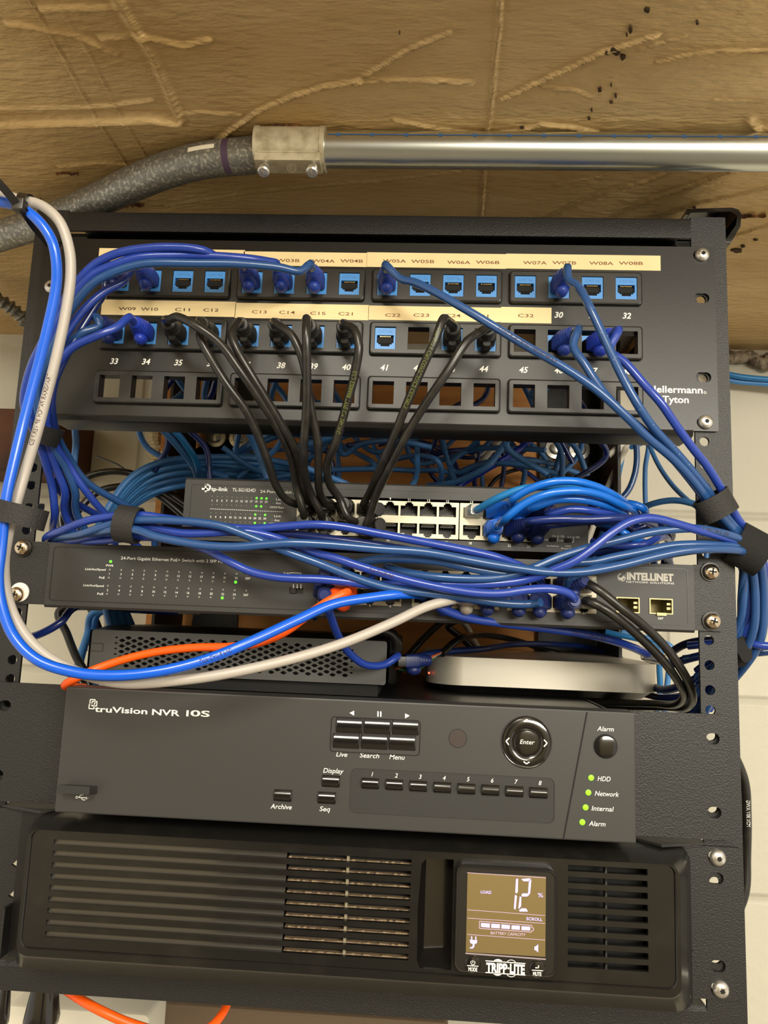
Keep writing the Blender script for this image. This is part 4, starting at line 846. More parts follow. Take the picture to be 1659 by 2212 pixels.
# ================================================================== CABLES
def W(x, y, z): return ('w', x, y, z)
def from_panel(mod, j, row, kind, m, name, label, pts, r=2.75, out=(0, -1, 0), group=None, bm=None, ln=22.0, gap=9, cat='cable'):
    """a patch cord plugged into a jack of the patch panel; pts follow the plug"""
    dz = -1.6 if (row, mod) == (1, 3) else 0
    p = V(jx(mod, j), -4.9, JZ[row] + dz - 0.6); d = V(*out); d /= np.linalg.norm(d)
    a = p + d * (ln - 1); c = p + d * (ln + gap)
    o = cable(name, label, [W(*a), W(*(p + d * (ln + 2))), W(*c)] + pts, r, m, group, cat)
    boot(o, p, kind, bm or m, d); return o
BB = mat('boot_blue', (34, 60, 146), 0.42); BD = mat('boot_dark_blue', (26, 40, 96), 0.42); BS = mat('boot_bright_blue', (22, 104, 214), 0.4); BK = mat('boot_black', (34, 32, 29), 0.45); BR = mat('boot_royal', (32, 58, 170), 0.4)
Zh = 60                                        # depth of the hidden loops behind the switches
# --- blue cords, left half of the panel
tailL = lambda i: [(72 + 7 * i, 905, -30 + 5 * i), (88 + 6 * i, 945, -22 + 6 * i)]
c1 = from_panel(1, 0, 0, 'blue', C_BLUE, 'patch_cable', 'royal blue cord arching highest over the top label strip to the left edge',
    [(478, 560, -44), (440, 541, -56), (372, 534, -60), (300, 538, -62), (258, 546, -62), (219, 562, -60), (196, 578, -58), (150, 630, -56), (105, 715, -52), (65, 800, -46), (52, 875, -38), (78, 940, -24), (98, 1000, -8), (112, 1050, 6), (118, 1105, 16), (118, 1160, 40), W(-215, 70, -240)], bm=BB)
c2 = from_panel(1, 1, 0, 'blue', C_BLUE, 'patch_cable', 'royal blue cord, second from the top in the arch over the upper jacks',
    [(585, 566, -38), (540, 559, -46), (460, 553, -52), (380, 552, -56), (300, 556, -60), (239, 575, -60), (198, 595, -58), (150, 650, -56), (108, 735, -50), (78, 810, -43), (66, 880, -34), (92, 945, -18), (120, 1010, -2), (140, 1060, 10), (140, 1110, 26), W(-205, 80, -245)], bm=BB)
c3 = from_panel(1, 2, 0, 'blue', C_SLATE, 'patch_cable', 'slate blue cord, lowest in the arch over the upper jacks, plugged under W04A',
    [(648, 586, -40), (600, 577, -46), (520, 570, -52), (430, 569, -56), (316, 569, -60), (277, 577, -60), (239, 591, -60), (198, 614, -58), (145, 680, -53), (105, 770, -47), (80, 840, -40), (84, 905, -30), (105, 955, -14), (140, 1010, 2), (162, 1060, 14), (166, 1110, 30), W(-195, 90, -245)], bm=BB)
c4 = from_panel(0, 1, 0, 'blue', C_BLUE, 'patch_cable', 'royal blue cord from the second upper jack, sweeping down left under the arch',
    [(268, 606, -40), (225, 630, -44), (180, 670, -46), (130, 745, -44), (100, 820, -38), (96, 890, -28), (112, 950, -14), (148, 1005, 4), (185, 1060, 16), (222, 1105, 30), W(-165, 90, -230)], bm=BB)
c5 = from_panel(0, 0, 0, 'blue', C_DEEP, 'patch_cable', 'dark blue cord from the first upper jack, half hidden below the others',
    [(228, 622, -34), (200, 670, -36), (150, 755, -38), (118, 825, -34), (112, 890, -24), (122, 950, -8), (140, 1010, 14), (152, 1060, 26), (150, 1100, 40), W(-200, 100, -240)], bm=BD)
c6 = from_panel(0, 1, 1, 'blue', C_BLUE, 'patch_cable', 'royal blue cord plugged under label W10, running down to the left',
    [(252, 707, -44), (205, 727, -48), (155, 752, -46), (118, 800, -40), (104, 860, -32), (100, 910, -24), (110, 960, -8), (128, 1010, 12), (128, 1060, 26), W(-205, 80, -200), W(-215, 100, -250)], bm=BR)
c7 = from_panel(0, 0, 1, 'blue', C_SLATE, 'patch_cable', 'slate blue cord plugged under label W09, curling left behind the royal blue one',
    [(215, 703, -34), (185, 715, -38), (150, 740, -38), (122, 790, -34), (112, 860, -26), (120, 930, -10), (150, 990, 14), (186, 1040, 30), W(-175, 80, -195), W(-180, 110, -240)], bm=BD)
# --- horizontal bundle over the wide switch: left ends come up from behind it
b1 = cable('patch_cable', 'blue cord along the top of the horizontal bundle, with print on its middle', [W(-195, 70, -235), (100, 1170, 8), (140, 1143, -14), (200, 1122, -22), (290, 1112, -28), (360, 1120, -28), (450, 1133, -28), (530, 1142, -26), (600, 1138, -30), (680, 1133, -34), (740, 1138, -34), (820, 1153, -34), (900, 1168, -34), (1000, 1187, -32), (1080, 1206, -28), (1140, 1232, -18), (1168, 1256, -10), W(122.5, 5, -234.4)], 2.75, C_BLUE)
b2 = cable('patch_cable', 'slate blue cord crossing from the strap down to the lower ports of the wide switch', [W(-190, 75, -240), (118, 1172, 10), (180, 1152, -20), (280, 1125, -32), (400, 1126, -36), (476, 1136, -37), (514, 1149, -37), (562, 1168, -37), (620, 1192, -37), (689, 1217, -37), (757, 1244, -36), (803, 1260, -35), (849, 1272, -34), (918, 1281, -33), (1000, 1290, -32), (1070, 1301, -30), (1120, 1305, -28), (1150, 1304, -26), W(118.5, -30, -247)], 2.75, C_SLATE)
boot(b2, (123.5, -6, -246), 'blue', BD, (-.35, -1, 0))
b3 = cable('patch_cable', 'slate blue cord in the middle of the bundle running right to the right rail', [W(-188, 80, -243), (160, 1168, 6), (220, 1148, -24), (290, 1144, -36), (340, 1160, -40), (400, 1172, -41), (451, 1179, -42), (514, 1181, -43), (577, 1176, -43), (628, 1173, -43), (704, 1176, -42), (820, 1186, -42), (918, 1193, -42), (1000, 1207, -42), (1060, 1218, -40), (1130, 1229, -38), (1186, 1236, -36), (1255, 1236, -34), (1338, 1222, -32), (1421, 1201, -30), (1477, 1190, -28), (1540, 1186, -24), (1600, 1190, -14), (1640, 1210, 6), (1650, 1300, 18), (1640, 1390, 26), W(250, 80, -330)], 2.75, C_SLATE)
b4 = cable('patch_cable', 'royal blue cord crossing from the strap to the lower port beside the clear plugs', [W(-186, 85, -236), (110, 1180, 14), (180, 1163, -10), (290, 1136, -24), (400, 1152, -30), (470, 1150, -31), (530, 1148, -30), (590, 1160, -28), (640, 1178, -30), (673, 1192, -33), (723, 1205, -36), (780, 1224, -38), (826, 1238, -39), (895, 1257, -40), (980, 1274, -41), (1049, 1282, -41), (1095, 1281, -41), (1140, 1274, -41), (1190, 1272, -40), (1225, 1280, -36), (1240, 1292, -30), W(140, -22, -246)], 2.75, C_BLUE)
boot(b4, (136.6, -6, -246), 'blue', BD, (.15, -1, 0))
b5 = cable('patch_cable', 'blue cord lowest of the bundle, dipping across the face of the wide switch', [W(-180, 88, -242), (150, 1180, 10), (240, 1166, -14), (330, 1160, -22), (400, 1172, -26), (450, 1189, -29), (490, 1210, -32), (540, 1234, -33), (600, 1247, -34), (700, 1252, -34), (780, 1261, -33), (850, 1272, -30), (950, 1286, -28), (1030, 1296, -27), (1075, 1300, -26), (1108, 1302, -24), W(104, -26, -247)], 2.75, C_BLUE)
boot(b5, (108.8, -6, -246), 'blue', BD, (-.2, -1, 0))
b6 = cable('patch_cable', 'dark blue cord low in the bundle, hidden for most of its run behind the others', [W(-178, 88, -238), (220, 1178, 10), (300, 1150, -18), (420, 1146, -20), (520, 1150, -20), (620, 1152, -22), (720, 1165, -24), (830, 1180, -26), (900, 1192, -28), (980, 1214, -28), (1040, 1232, -24), (1062, 1250, -16), W(86.9, 4, -234.4)], 2.75, C_DEEP)
b7 = cable('patch_cable', 'dark slate cord curving from an upper port and right along under the bundle', [W(-4, 4, -234.4), (745, 1226, -12), (775, 1216, -22), (820, 1208, -27), (880, 1207, -32), (950, 1213, -34), (1010, 1226, -34), (1080, 1238, -32), (1150, 1240, -28), (1230, 1218, -28), (1290, 1212, -28), (1324, 1204, -28), (1394, 1190, -26), (1449, 1179, -24), (1504, 1176, -22), (1560, 1179, -18), (1601, 1185, -10), (1622, 1215, 6), (1632, 1300, 14), (1622, 1380, 22), W(248, 70, -322)], 2.75, C_SLATE)
b8 = cable('patch_cable', 'slate cord from the middle upper ports rising to the right with black print on it', [W(23.4, 4, -234.4), (836, 1226, -14), (870, 1235, -24), (930, 1245, -30), (1000, 1250, -32), (1083, 1247, -32), (1149, 1228, -32), (1209, 1203, -32), (1283, 1180, -32), (1338, 1166, -32), (1394, 1152, -31), (1449, 1144, -29), (1504, 1142, -26), (1560, 1152, -20), (1605, 1168, -10), (1632, 1195, 8), (1645, 1260, 24), (1645, 1350, 30), W(252, 80, -312)], 2.75, C_SLATE)
b9 = cable('patch_cable', 'royal blue cord rising in a hump just before the broad strap on the right', [W(9.7, 4, -234.4), (800, 1262, -16), (880, 1262, -24), (950, 1262, -28), (1060, 1262, -30), (1140, 1252, -32), (1200, 1230, -36), (1241, 1212, -38), (1283, 1182, -39), (1324, 1149, -39), (1360, 1127, -38), (1394, 1119, -36), (1421, 1121, -34), (1463, 1132, -31), (1510, 1146, -26), (1560, 1160, -18), (1600, 1176, -8), (1616, 1215, 10), (1620, 1300, 20), (1606, 1380, 28), W(244, 80, -326)], 2.75, C_BLUE)
b10 = cable('patch_cable', 'deep blue cord leaving the upper port next to the clear plugs towards the right rail', [W(136.6, -20, -234.4), (1232, 1248, -28), (1262, 1236, -30), (1310, 1222, -26), (1380, 1212, -20), (1450, 1196, -16), (1530, 1186, -12), (1590, 1190, -4), (1610, 1230, 12), (1606, 1300, 16), (1596, 1350, 22), W(242, 70, -318)], 2.75, C_SLATE)
boot(b10, (136.6, -6, -234.4), 'blue', BD, (.5, -1, .1))
for o, s, i0 in ((b1, '4PR EN 50288', .43), (b8, '24AWG  USA LL64151 CSA', .52), (b4, 'UTP CAT5E 4PR', .70)): print_on(o, s, i0, 2.2, m=dark_ink)
# --- long vivid blue and grey cables looping in front at the left
o = cable('network_cable', 'vivid blue thick cable looping down the left side and across the black mesh box', [(-60, 425, -112), (0, 436, -112), (40, 446, -112), (82, 476, -112), (112, 520, -110), (122, 570, -106), (121, 620, -102), (105, 700, -98), (80, 800, -94), (54, 900, -92), (30, 1000, -92), (13, 1080, -92), (3, 1180, -90), (-4, 1250, -90), (4, 1310, -90), (30, 1375, -90), (80, 1425, -90), (160, 1452, -88), (250, 1459, -86), (350, 1449, -82), (450, 1423, -76), (550, 1382, -68), (640, 1340, -58), (720, 1305, -48), (800, 1291, -40), (860, 1284, -34), (905, 1284, -24), W(45.6, 4, -245.8)], 3.1, C_VIV)
print_on(o, 'UTP CAT 6 PVC', .70, 2.6, m=dark_ink)
o = cable('network_cable', 'light grey thick cable looping beside the vivid blue one into the wide switch', [(-60, 395, -104), (-5, 414, -104), (40, 431, -104), (88, 443, -104), (128, 478, -104), (149, 535, -102), (153, 590, -99), (143, 670, -95), (122, 770, -91), (102, 850, -88), (80, 935, -86), (56, 1015, -84), (36, 1085, -84), (17, 1160, -82), (9, 1215, -82), (14, 1280, -80), (35, 1340, -80), (75, 1395, -80), (125, 1432, -78), (200, 1463, -76), (270, 1476, -74), (400, 1468, -72), (500, 1453, -68), (650, 1418, -58), (750, 1386, -50), (850, 1344, -42), (920, 1311, -35), (975, 1296, -28), W(73.2, 4, -245.8)], 3.1, C_GREY)
print_on(o, 'TRANSXAR PATCH 3P VERIFIED', .25, 3.0, m=dark_ink, flip=False)
o = cable('network_cable', 'orange cable plugged into the wide switch and running behind the vivid blue cable', [W(-4, -24, -246.5), (748, 1280, -36), (712, 1297, -40), (670, 1325, -44), (620, 1362, -44), (560, 1388, -30), (500, 1397, -20), (420, 1399, -10), (340, 1408, -4), (270, 1424, -4), (200, 1448, -8), (165, 1465, -14), (140, 1480, -12), W(-185, 10, -316)], 2.75, C_ORANGE)
boot(o, (-3, -6, -245.8), 'blue', mat('boot_orange', (250, 86, 14), .4), (-.5, -1, -.1))
o = cable('patch_cable', 'deep blue cord dropping from behind the orange plug, looping past the mesh box\'s right end', [W(-17.7, -22, -246.5), (708, 1308, -26), (716, 1335, -16), (730, 1372, 0), (752, 1408, 12), (790, 1436, 24), (830, 1436, 34), (858, 1418, 40), W(22, 70, -290)], 2.75, C_BLUE); boot(o, (-17.7, -6, -245.8), 'blue', BD, (0, -1, -.1))
o = cable('patch_cable', 'dark blue plug in the upper first port of the wide switch, above the orange plug', [W(-17.7, -20, -234.4), (702, 1252, -26), (690, 1262, -22), (684, 1285, -4), W(-30, 20, -262)], 2.75, C_DEEP); boot(o, (-17.7, -6, -234.4), 'blue', BD, (0, -1, 0))
o = cable('network_cable', 'bright royal blue cable slanting down to a clear plug by the silver computer', [W(59.4, -20, -247), (942, 1304, -24), (962, 1318, -18), (1010, 1334, -10), (1100, 1348, 0), (1200, 1360, 10), (1290, 1375, 20), (1360, 1396, 34), (1420, 1424, 60)], 3.0, C_BLUE)
boot(o, (59.4, -6, -245.8), 'blue', BD, (-.1, -1, -.15)); boot(o, at(1414, 1421, 58), 'clear', C_BLUE, tuple(-(at(1420, 1424, 60) - at(1380, 1404, 40))))
print_on(o, 'CAT 5 E251CM CABLE', .55, 2.6, m=dark_ink, flip=True)
o = cable('plug_stub', 'grey plug boot seated in a lower port between the blue plugs', [W(73.2, 2, -245.8), W(73.2, -16, -246), W(72.5, -24, -246)], 2.6, C_GREY); boot(o, (73.2, -5, -245.8), 'blue', mat('boot_grey', (150, 140, 128), .45), (0, -1, 0))
o = cable('plug_stub', 'dark blue plug boot seated in the lower port just right of the grey one', [W(86.9, 2, -245.8), W(86.9, -16, -246), W(86, -26, -246), W(80, -30, -244)], 2.6, C_DEEP); boot(o, (86.9, -5, -245.8), 'blue', BD, (0, -1, 0))
# --- black pair with clear plugs
o = cable('patch_cable', 'black cable from the upper clear plug, outer one of the two looping down the right', [W(150.4, -14, -234.4), (1272, 1262, -24), (1298, 1278, -28), (1340, 1312, -28), (1385, 1347, -24), (1430, 1390, -14), (1468, 1440, 2), (1492, 1485, 18), (1496, 1515, 34), (1478, 1530, 60), (1440, 1528, 90), W(200, 130, -325)], 2.9, C_BLACK); boot(o, (150.4, -6, -234.4), 'clear', C_BLACK, (.1, -1, 0))
o = cable('patch_cable', 'black cable from the lower clear plug, inner one of the two looping down the right', [W(150.4, -12, -245.8), (1268, 1298, -22), (1298, 1311, -26), (1340, 1340, -24), (1385, 1379, -16), (1428, 1422, -4), (1462, 1468, 14), (1478, 1502, 32), (1458, 1522, 60), (1410, 1520, 90), W(190, 130, -322)], 2.9, C_BLACK); boot(o, (150.4, -6, -245.8), 'clear', C_BLACK, (.1, -1, 0))
# --- blue cords, right half of the panel
dn = lambda i: [W(252 + 3 * i, -14 + 6 * i, -205), (1598 + 12 * i, 1200, 0 + 6 * i), (1606 + 14 * i, 1290, 10), (1600 + 12 * i, 1370, 20), W(246, 60 + 5 * i, -318)]
d1 = from_panel(2, 0, 0, 'blue', C_SLATE, 'patch_cable', 'slate blue cord slanting right across the panel from the jack under W05A, with black print', [(864, 602, -38), (895, 610, -42), (930, 626, -46), (1000, 665, -52), (1080, 713, -56), (1150, 755, -58), (1220, 795, -58), (1290, 843, -56), (1350, 897, -52), (1400, 946, -46), (1450, 988, -38), (1490, 1030, -30), (1520, 1068, -22), (1548, 1105, -16), (1575, 1135, -12), (1600, 1165, -4), (1606, 1215, 10), (1602, 1290, 18), (1596, 1370, 26), W(246, 60, -330)], bm=BB)
print_on(d1, '0 AWG 24 75C LEG ETL VERIFIED 4PR FT4', .22, 2.2, m=dark_ink)
d2 = from_panel(3, 1, 0, 'blue', C_SLATE, 'patch_cable', 'slate blue cord from the jack under W07B, flecked with white specks', [(1228, 604, -38), (1248, 618, -42), (1272, 660, -48), (1305, 730, -50), (1340, 805, -50), (1378, 875, -48), (1412, 925, -42), (1449, 965, -35), (1490, 1012, -28), (1525, 1055, -20), (1555, 1098, -14), (1584, 1135, -9), (1614, 1170, 0), (1618, 1220, 14), (1612, 1300, 22), (1604, 1370, 30), W(248, 65, -325)], bm=BB)
sp = MB(); P, r_ = PATH[d2]
for k in range(26):
    i = int(len(P) * rng.uniform(.08, .5)); q = P[i] + V(rng.uniform(-1.6, 1.6), -2.45, rng.uniform(-1.0, 1.0)); sp.ell(tuple(q), .22, .18, .22, 0, 5, 3)
sp.build('paint_speck', white_ink, d2)
d3 = from_panel(3, 1, 1, 'blue', C_SLATE, 'patch_cable', 'slate blue cord from the loose jack below number 30, curving down right', [(1238, 748, -38), (1262, 785, -42), (1300, 843, -44), (1340, 888, -42), (1385, 926, -38), (1430, 965, -32), (1470, 1010, -24), (1508, 1058, -16), (1540, 1105, -10), (1570, 1138, -6), (1605, 1180, 4), (1628, 1230, 20), (1626, 1310, 28), W(252, 70, -322)], bm=BB, out=(.25, -1, 0))
d4 = from_panel(3, 2, 1, 'blue', C_BLUE, 'patch_cable', 'royal blue cord from the loose jack below number 31, outermost down the right rail', [(1318, 757, -36), (1349, 782, -40), (1395, 834, -44), (1427, 870, -44), (1458, 915, -40), (1494, 965, -34), (1528, 1008, -26), (1560, 1060, -17), (1590, 1115, -10), (1615, 1150, -2), (1640, 1190, 10), (1656, 1250, 22), (1656, 1330, 30), W(258, 70, -318)], bm=BR, out=(.35, -1, 0))
# --- black cords from the panel to the smaller switch
def to_small(col_, up): return [W(T1[col_], Y2 - 14, -181.6 if up else -194.6), W(T1[col_], Y2 + 3, -181.6 if up else -194.6)]
BL = 'black cord from the jack under label '
k_ = [((0, 2, 1), BL + 'C11, arching over and down to the right', [(368, 690, -44), (382, 684, -50), (420, 702, -54), (475, 742, -52), (520, 803, -46), (560, 862, -36), (600, 925, -22), (628, 985, -6), (640, 1050, 8), (655, 1105, 14)], (0, False)),
      ((0, 3, 1), BL + 'C12, lowest of the bunch on the left', [(440, 700, -40), (432, 725, -44), (458, 778, -44), (490, 830, -40), (530, 885, -32), (555, 935, -22), (580, 1000, -8), (596, 1048, 4), (618, 1079, 14), (645, 1090, 22)], (0, True)),
      ((1, 0, 1), BL + 'C13, looping tightly over its plug', [(508, 706, -40), (500, 720, -44), (512, 755, -46), (540, 805, -42), (575, 862, -34), (610, 920, -24), (640, 975, -12), (652, 1030, 4), (668, 1085, 18)], (1, True)),
      ((1, 1, 1), BL + 'C14, bending right then straight down', [(602, 704, -44), (628, 722, -48), (650, 765, -48), (662, 815, -44), (671, 880, -36), (686, 955, -24), (688, 1020, -8), (690, 1060, 4), (706, 1090, 18)], (2, True)),
      ((1, 2, 1), BL + 'C15, rising into the label strip then hanging straight', [(666, 695, -44), (662, 688, -52), (662, 720, -58), (663, 800, -52), (662, 880, -42), (656, 970, -26), (658, 1027, -10), (672, 1068, 4), (692, 1108, 12)], (1, False)),
      ((1, 3, 1), BL + 'C21, with yellow-green print down its length', [(746, 702, -42), (765, 712, -48), (775, 745, -50), (768, 800, -46), (750, 870, -38), (727, 950, -26), (707, 1005, -12), (712, 1045, 0), (735, 1080, 10), (752, 1118, 12)], (3, False)),
      ((2, 2, 1), BL + 'C24, slanting down left with yellow-green print', [(966, 692, -46), (958, 688, -54), (940, 735, -56), (912, 795, -52), (880, 870, -44), (850, 945, -30), (822, 1010, -14), (800, 1062, 6), (785, 1095, 20)], (3, True)),
      ((2, 3, 1), BL + 'C31, slanting down left beside the printed one', [(1038, 716, -42), (1010, 736, -48), (968, 800, -48), (922, 868, -42), (880, 935, -32), (842, 1008, -16), (812, 1072, 0), (797, 1120, 10), (790, 1140, 14)], (3, False))]
for idx, ((m_, j_, r_), lab, pts, (c_, u_)) in enumerate(k_):
    if idx == 7: end = [W(9.0, Y2 - 12, -195)]
    elif idx == 6: end = [W(T1[3] + 6, Y2 - 10, -183)]
    else: end = to_small(c_, u_)[:1]
    o = from_panel(m_, j_, r_, 'black', C_BLACK, 'patch_cable', lab, pts + end, 2.85, bm=BK, ln=22.5, gap=5)
    e = ORG[o]; tip = V(T1[c_], Y2, -181.6 if u_ else -194.6) if idx < 6 else (V(T1[3], Y2, -181.6) if idx == 6 else V(T1[3], Y2, -194.6))
    last = V(*end[0][1:]); boot(o, tip, 'black', BK, tuple((last - tip) / np.linalg.norm(last - tip)))
    if idx == 5: print_on(o, '(UL) E206668 TYPE CM 24AWG', .30, 3.0, m=yel_ink)
    if idx == 6: print_on(o, 'UTP CAT 5 CPU COMPLIANCE C(UL)9075', .20, 2.8, m=yel_ink)
# --- bright blue cords of the smaller switch, sweeping right
def from_small(cc, upp, kind, m, label, pts, bm, out=(.55, -1, .1), r=2.75):
    p = V(T3[cc], Y2, -181.6 if upp else -194.6); d = V(*out) / np.linalg.norm(out); ln = 22 if kind != 'clear' else 12
    o = cable('patch_cable', label, [W(*(p + d * (ln - 1))), W(*(p + d * (ln + 3)))] + pts, r, m); boot(o, p, kind, bm, tuple(d)); return o
from_small(0, True, 'clear', C_TEAL, 'teal blue cord with a clear plug in port 17 of the smaller switch', [(1080, 1074, 8), (1130, 1056, 2), (1190, 1051, 2), (1250, 1058, 10), (1310, 1078, 24), (1350, 1098, 50), W(200, 120, -190)], C_TEAL, (.25, -1, .05))
from_small(1, True, 'blue', C_SKY, 'sky blue cord arching highest over the right end of the smaller switch', [(1108, 1078, -2), (1140, 1058, -8), (1190, 1042, -12), (1235, 1039, -12), (1285, 1050, -6), (1330, 1072, 6), (1362, 1096, 30), (1380, 1120, 70), W(215, 130, -200)], BS)
from_small(1, False, 'blue', C_SKY, 'sky blue cord with a bright boot and bubble, second arch above port 20', [(1095, 1118, -8), (1130, 1090, -14), (1180, 1068, -18), (1240, 1060, -18), (1290, 1067, -12), (1340, 1090, 2), (1376, 1112, 30), W(210, 110, -205)], BS, (.1, -1, .05))
from_small(2, True, 'blue', C_SKY, 'sky blue cord, third arch down over the smaller switch', [(1150, 1098, 0), (1200, 1080, -8), (1255, 1079, -8), (1310, 1092, 0), (1350, 1112, 20), W(205, 100, -208)], BS)
from_small(3, True, 'blue', C_BLUE, 'royal blue cord, fourth arch down over the smaller switch', [(1185, 1110, 2), (1235, 1100, -4), (1290, 1105, 0), (1345, 1116, 20), W(200, 90, -205)], BD)
from_small(2, False, 'blue', C_DEEP, 'dark blue cord leaving port 22 of the smaller switch almost level to the right', [(1145, 1126, -6), (1200, 1122, -12), (1270, 1122, -14), (1340, 1119, -10), (1390, 1124, 10), (1420, 1150, 40), W(218, 110, -222)], BD, (.45, -1, .15))
from_small(3, False, 'blue', C_DEEP, 'dark blue boot in port 24 of the smaller switch with its cord turning right', [(1180, 1135, 0), (1240, 1128, -4), (1310, 1126, 4), (1360, 1140, 30), W(205, 110, -225)], BD, (.4, -1, .1))
# loops at the right end of the smaller switch
for lab, m, P_ in (('blue loop folding over at the right end of the smaller switch', C_SKY, [(1330, 1095, 40), (1360, 1088, 20), (1385, 1095, 16), (1395, 1112, 30), (1370, 1128, 60), W(195, 120, -220)]),
                   ('sky blue cord drooping below the arches at the right end', C_SKY, [(1290, 1130, 50), (1330, 1140, 26), (1370, 1165, 22), (1400, 1180, 40), W(235, 100, -245)]),
                   ('royal blue cord in the knot right of the smaller switch, above the wide one', C_BLUE, [(1280, 1170, 40), (1330, 1180, 22), (1390, 1176, 16), (1430, 1160, 30), (1445, 1180, 60), W(240, 110, -250)]),
                   ('deep blue cord turning down in the knot right of the smaller switch', C_DEEP, [(1300, 1140, 50), (1350, 1150, 36), (1410, 1135, 30), (1450, 1150, 44), (1440, 1190, 70), W(235, 120, -255)]),
                   ('blue cord lowest in the knot right of the smaller switch', C_BLUE, [(1275, 1195, 45), (1330, 1188, 30), (1380, 1200, 26), (1440, 1205, 40), W(240, 110, -250)])):
    cable('patch_cable', lab, P_, 2.75, m)
# ================================================================== CABLES BEHIND THE RACK
for i in range(10):                                    # pale blue bundle fanning up from the left behind the smaller switch
    f = i / 9
    cable('network_cable', 'pale blue cable in the bundle sweeping up behind the left end of the smaller switch', [W(-205 + 8 * f, 110 + 4 * i, -300), (205 + 22 * f, 1165, 100 + 5 * i), (232 + 34 * f, 1100 + 12 * f, 100 + 6 * i), (285 + 30 * f, 1030 + 46 * f, 110 + 5 * i), (350 + 20 * f, 998 + 62 * f - 6 * (i % 2), 120 + 5 * i), (450, 988 + 58 * f, 130 + 4 * i), (545, 990 + 44 * f + 5 * (i % 3), 140 + 5 * i), (630 + 10 * f, 1004 + 36 * f, 160 + 4 * i), (720, 1040 + 10 * (i % 4), 190 + 5 * i), W(0, 240, -215 - 3 * i)], 2.9, C_PALE if i % 3 else C_BACK, 'pale blue bundle behind the smaller switch')
cable('network_cable', 'pale blue cable hanging straight down from the panel at the far left', [W(-190, 60, -100), (168, 905, 60), (164, 960, 66), (158, 1020, 70), (150, 1110, 80), W(-200, 100, -260)], 2.6, C_BACK)
for i, lab in enumerate(('blue cable slanting down from under the panel, left one of a pair', 'blue cable slanting down from under the panel, right one of a pair')):
    cable('network_cable', lab, [W(-150 + 8 * i, 60, -90), (338 + 24 * i, 905, 70), (372 + 22 * i, 950, 84), (402 + 16 * i, 985, 96), (418 + 8 * i, 1008, 110), (430, 1040, 140), W(-120, 180, -220)], 2.8, C_TEAL if i else C_BACK)
for lab, P_, r_ in (('black coaxial cable arching over the white wall left of the smaller switch', [W(-235, 150, -260), (130, 1120, 150), (176, 1038, 160), (225, 1020, 165), (280, 1022, 170), (330, 1045, 180), W(-140, 200, -190)], 3.4),
                    ('second black cable arching below the first one at the left', [W(-240, 160, -290), (150, 1150, 150), (200, 1070, 160), (250, 1052, 165), (320, 1058, 172), W(-150, 190, -200)], 3.4),
                    ('thin stiff black wire end sticking up against the white wall at the left', [(208, 986, 190), (252, 1003, 186), (285, 1024, 180), W(-190, 180, -150)], 1.0)):
    cable('cable', lab, P_, r_, C_BLACK)
for i in range(16):
    cx = rng.uniform(300, 1340); dep = rng.uniform(60, 240); y0 = rng.uniform(800, 850)
    cable('network_cable', 'loose dusty blue cable in the tangle between the panel and the smaller switch', [(cx, y0, dep), (cx + rng.uniform(-50, 50), y0 + 45, dep + 10), (cx + rng.uniform(-80, 80), y0 + 90, dep), (cx + rng.uniform(-120, 120), y0 + 150, dep + 15), (cx + rng.uniform(-140, 140), y0 + 215, dep + 20)], 2.6, C_BACK if i % 3 else C_DEEP, 'tangle of blue cables under the panel', n=8)
for i in range(26):                                    # the tangle under the panel
    cx = rng.uniform(560, 1120); cy = rng.uniform(945, 1030); dep = rng.uniform(120, 290); a = rng.uniform(-1.1, 1.1); ln = rng.uniform(70, 190); cv = rng.choice([-1, 1]) * rng.uniform(30, 120)
    ca, sa_ = math.cos(a), math.sin(a) * .8; P_ = []
    for t_ in (-1.2, -.7, -.25, .25, .7, 1.2): P_.append((cx + ca * ln * t_ - sa_ * cv * (1 - t_ * t_), cy + sa_ * ln * .55 * t_ + ca * cv * .5 * (1 - t_ * t_), dep + 26 * math.sin(t_ * 2 + i)))
    if i % 3 == 0: P_ = [W(*(at(P_[0][0] + rng.uniform(-30, 30), 880, dep)))] + P_[1:]
    if i % 3 == 1: P_ = P_ + [W(*(at(P_[-1][0] + rng.uniform(-40, 40), 1110, dep + 20)))]
    cable('network_cable', 'loose dusty blue cable in the tangle between the panel and the smaller switch', P_, 2.55, C_BACK if i % 4 else C_DEEP, 'tangle of blue cables under the panel', n=8)
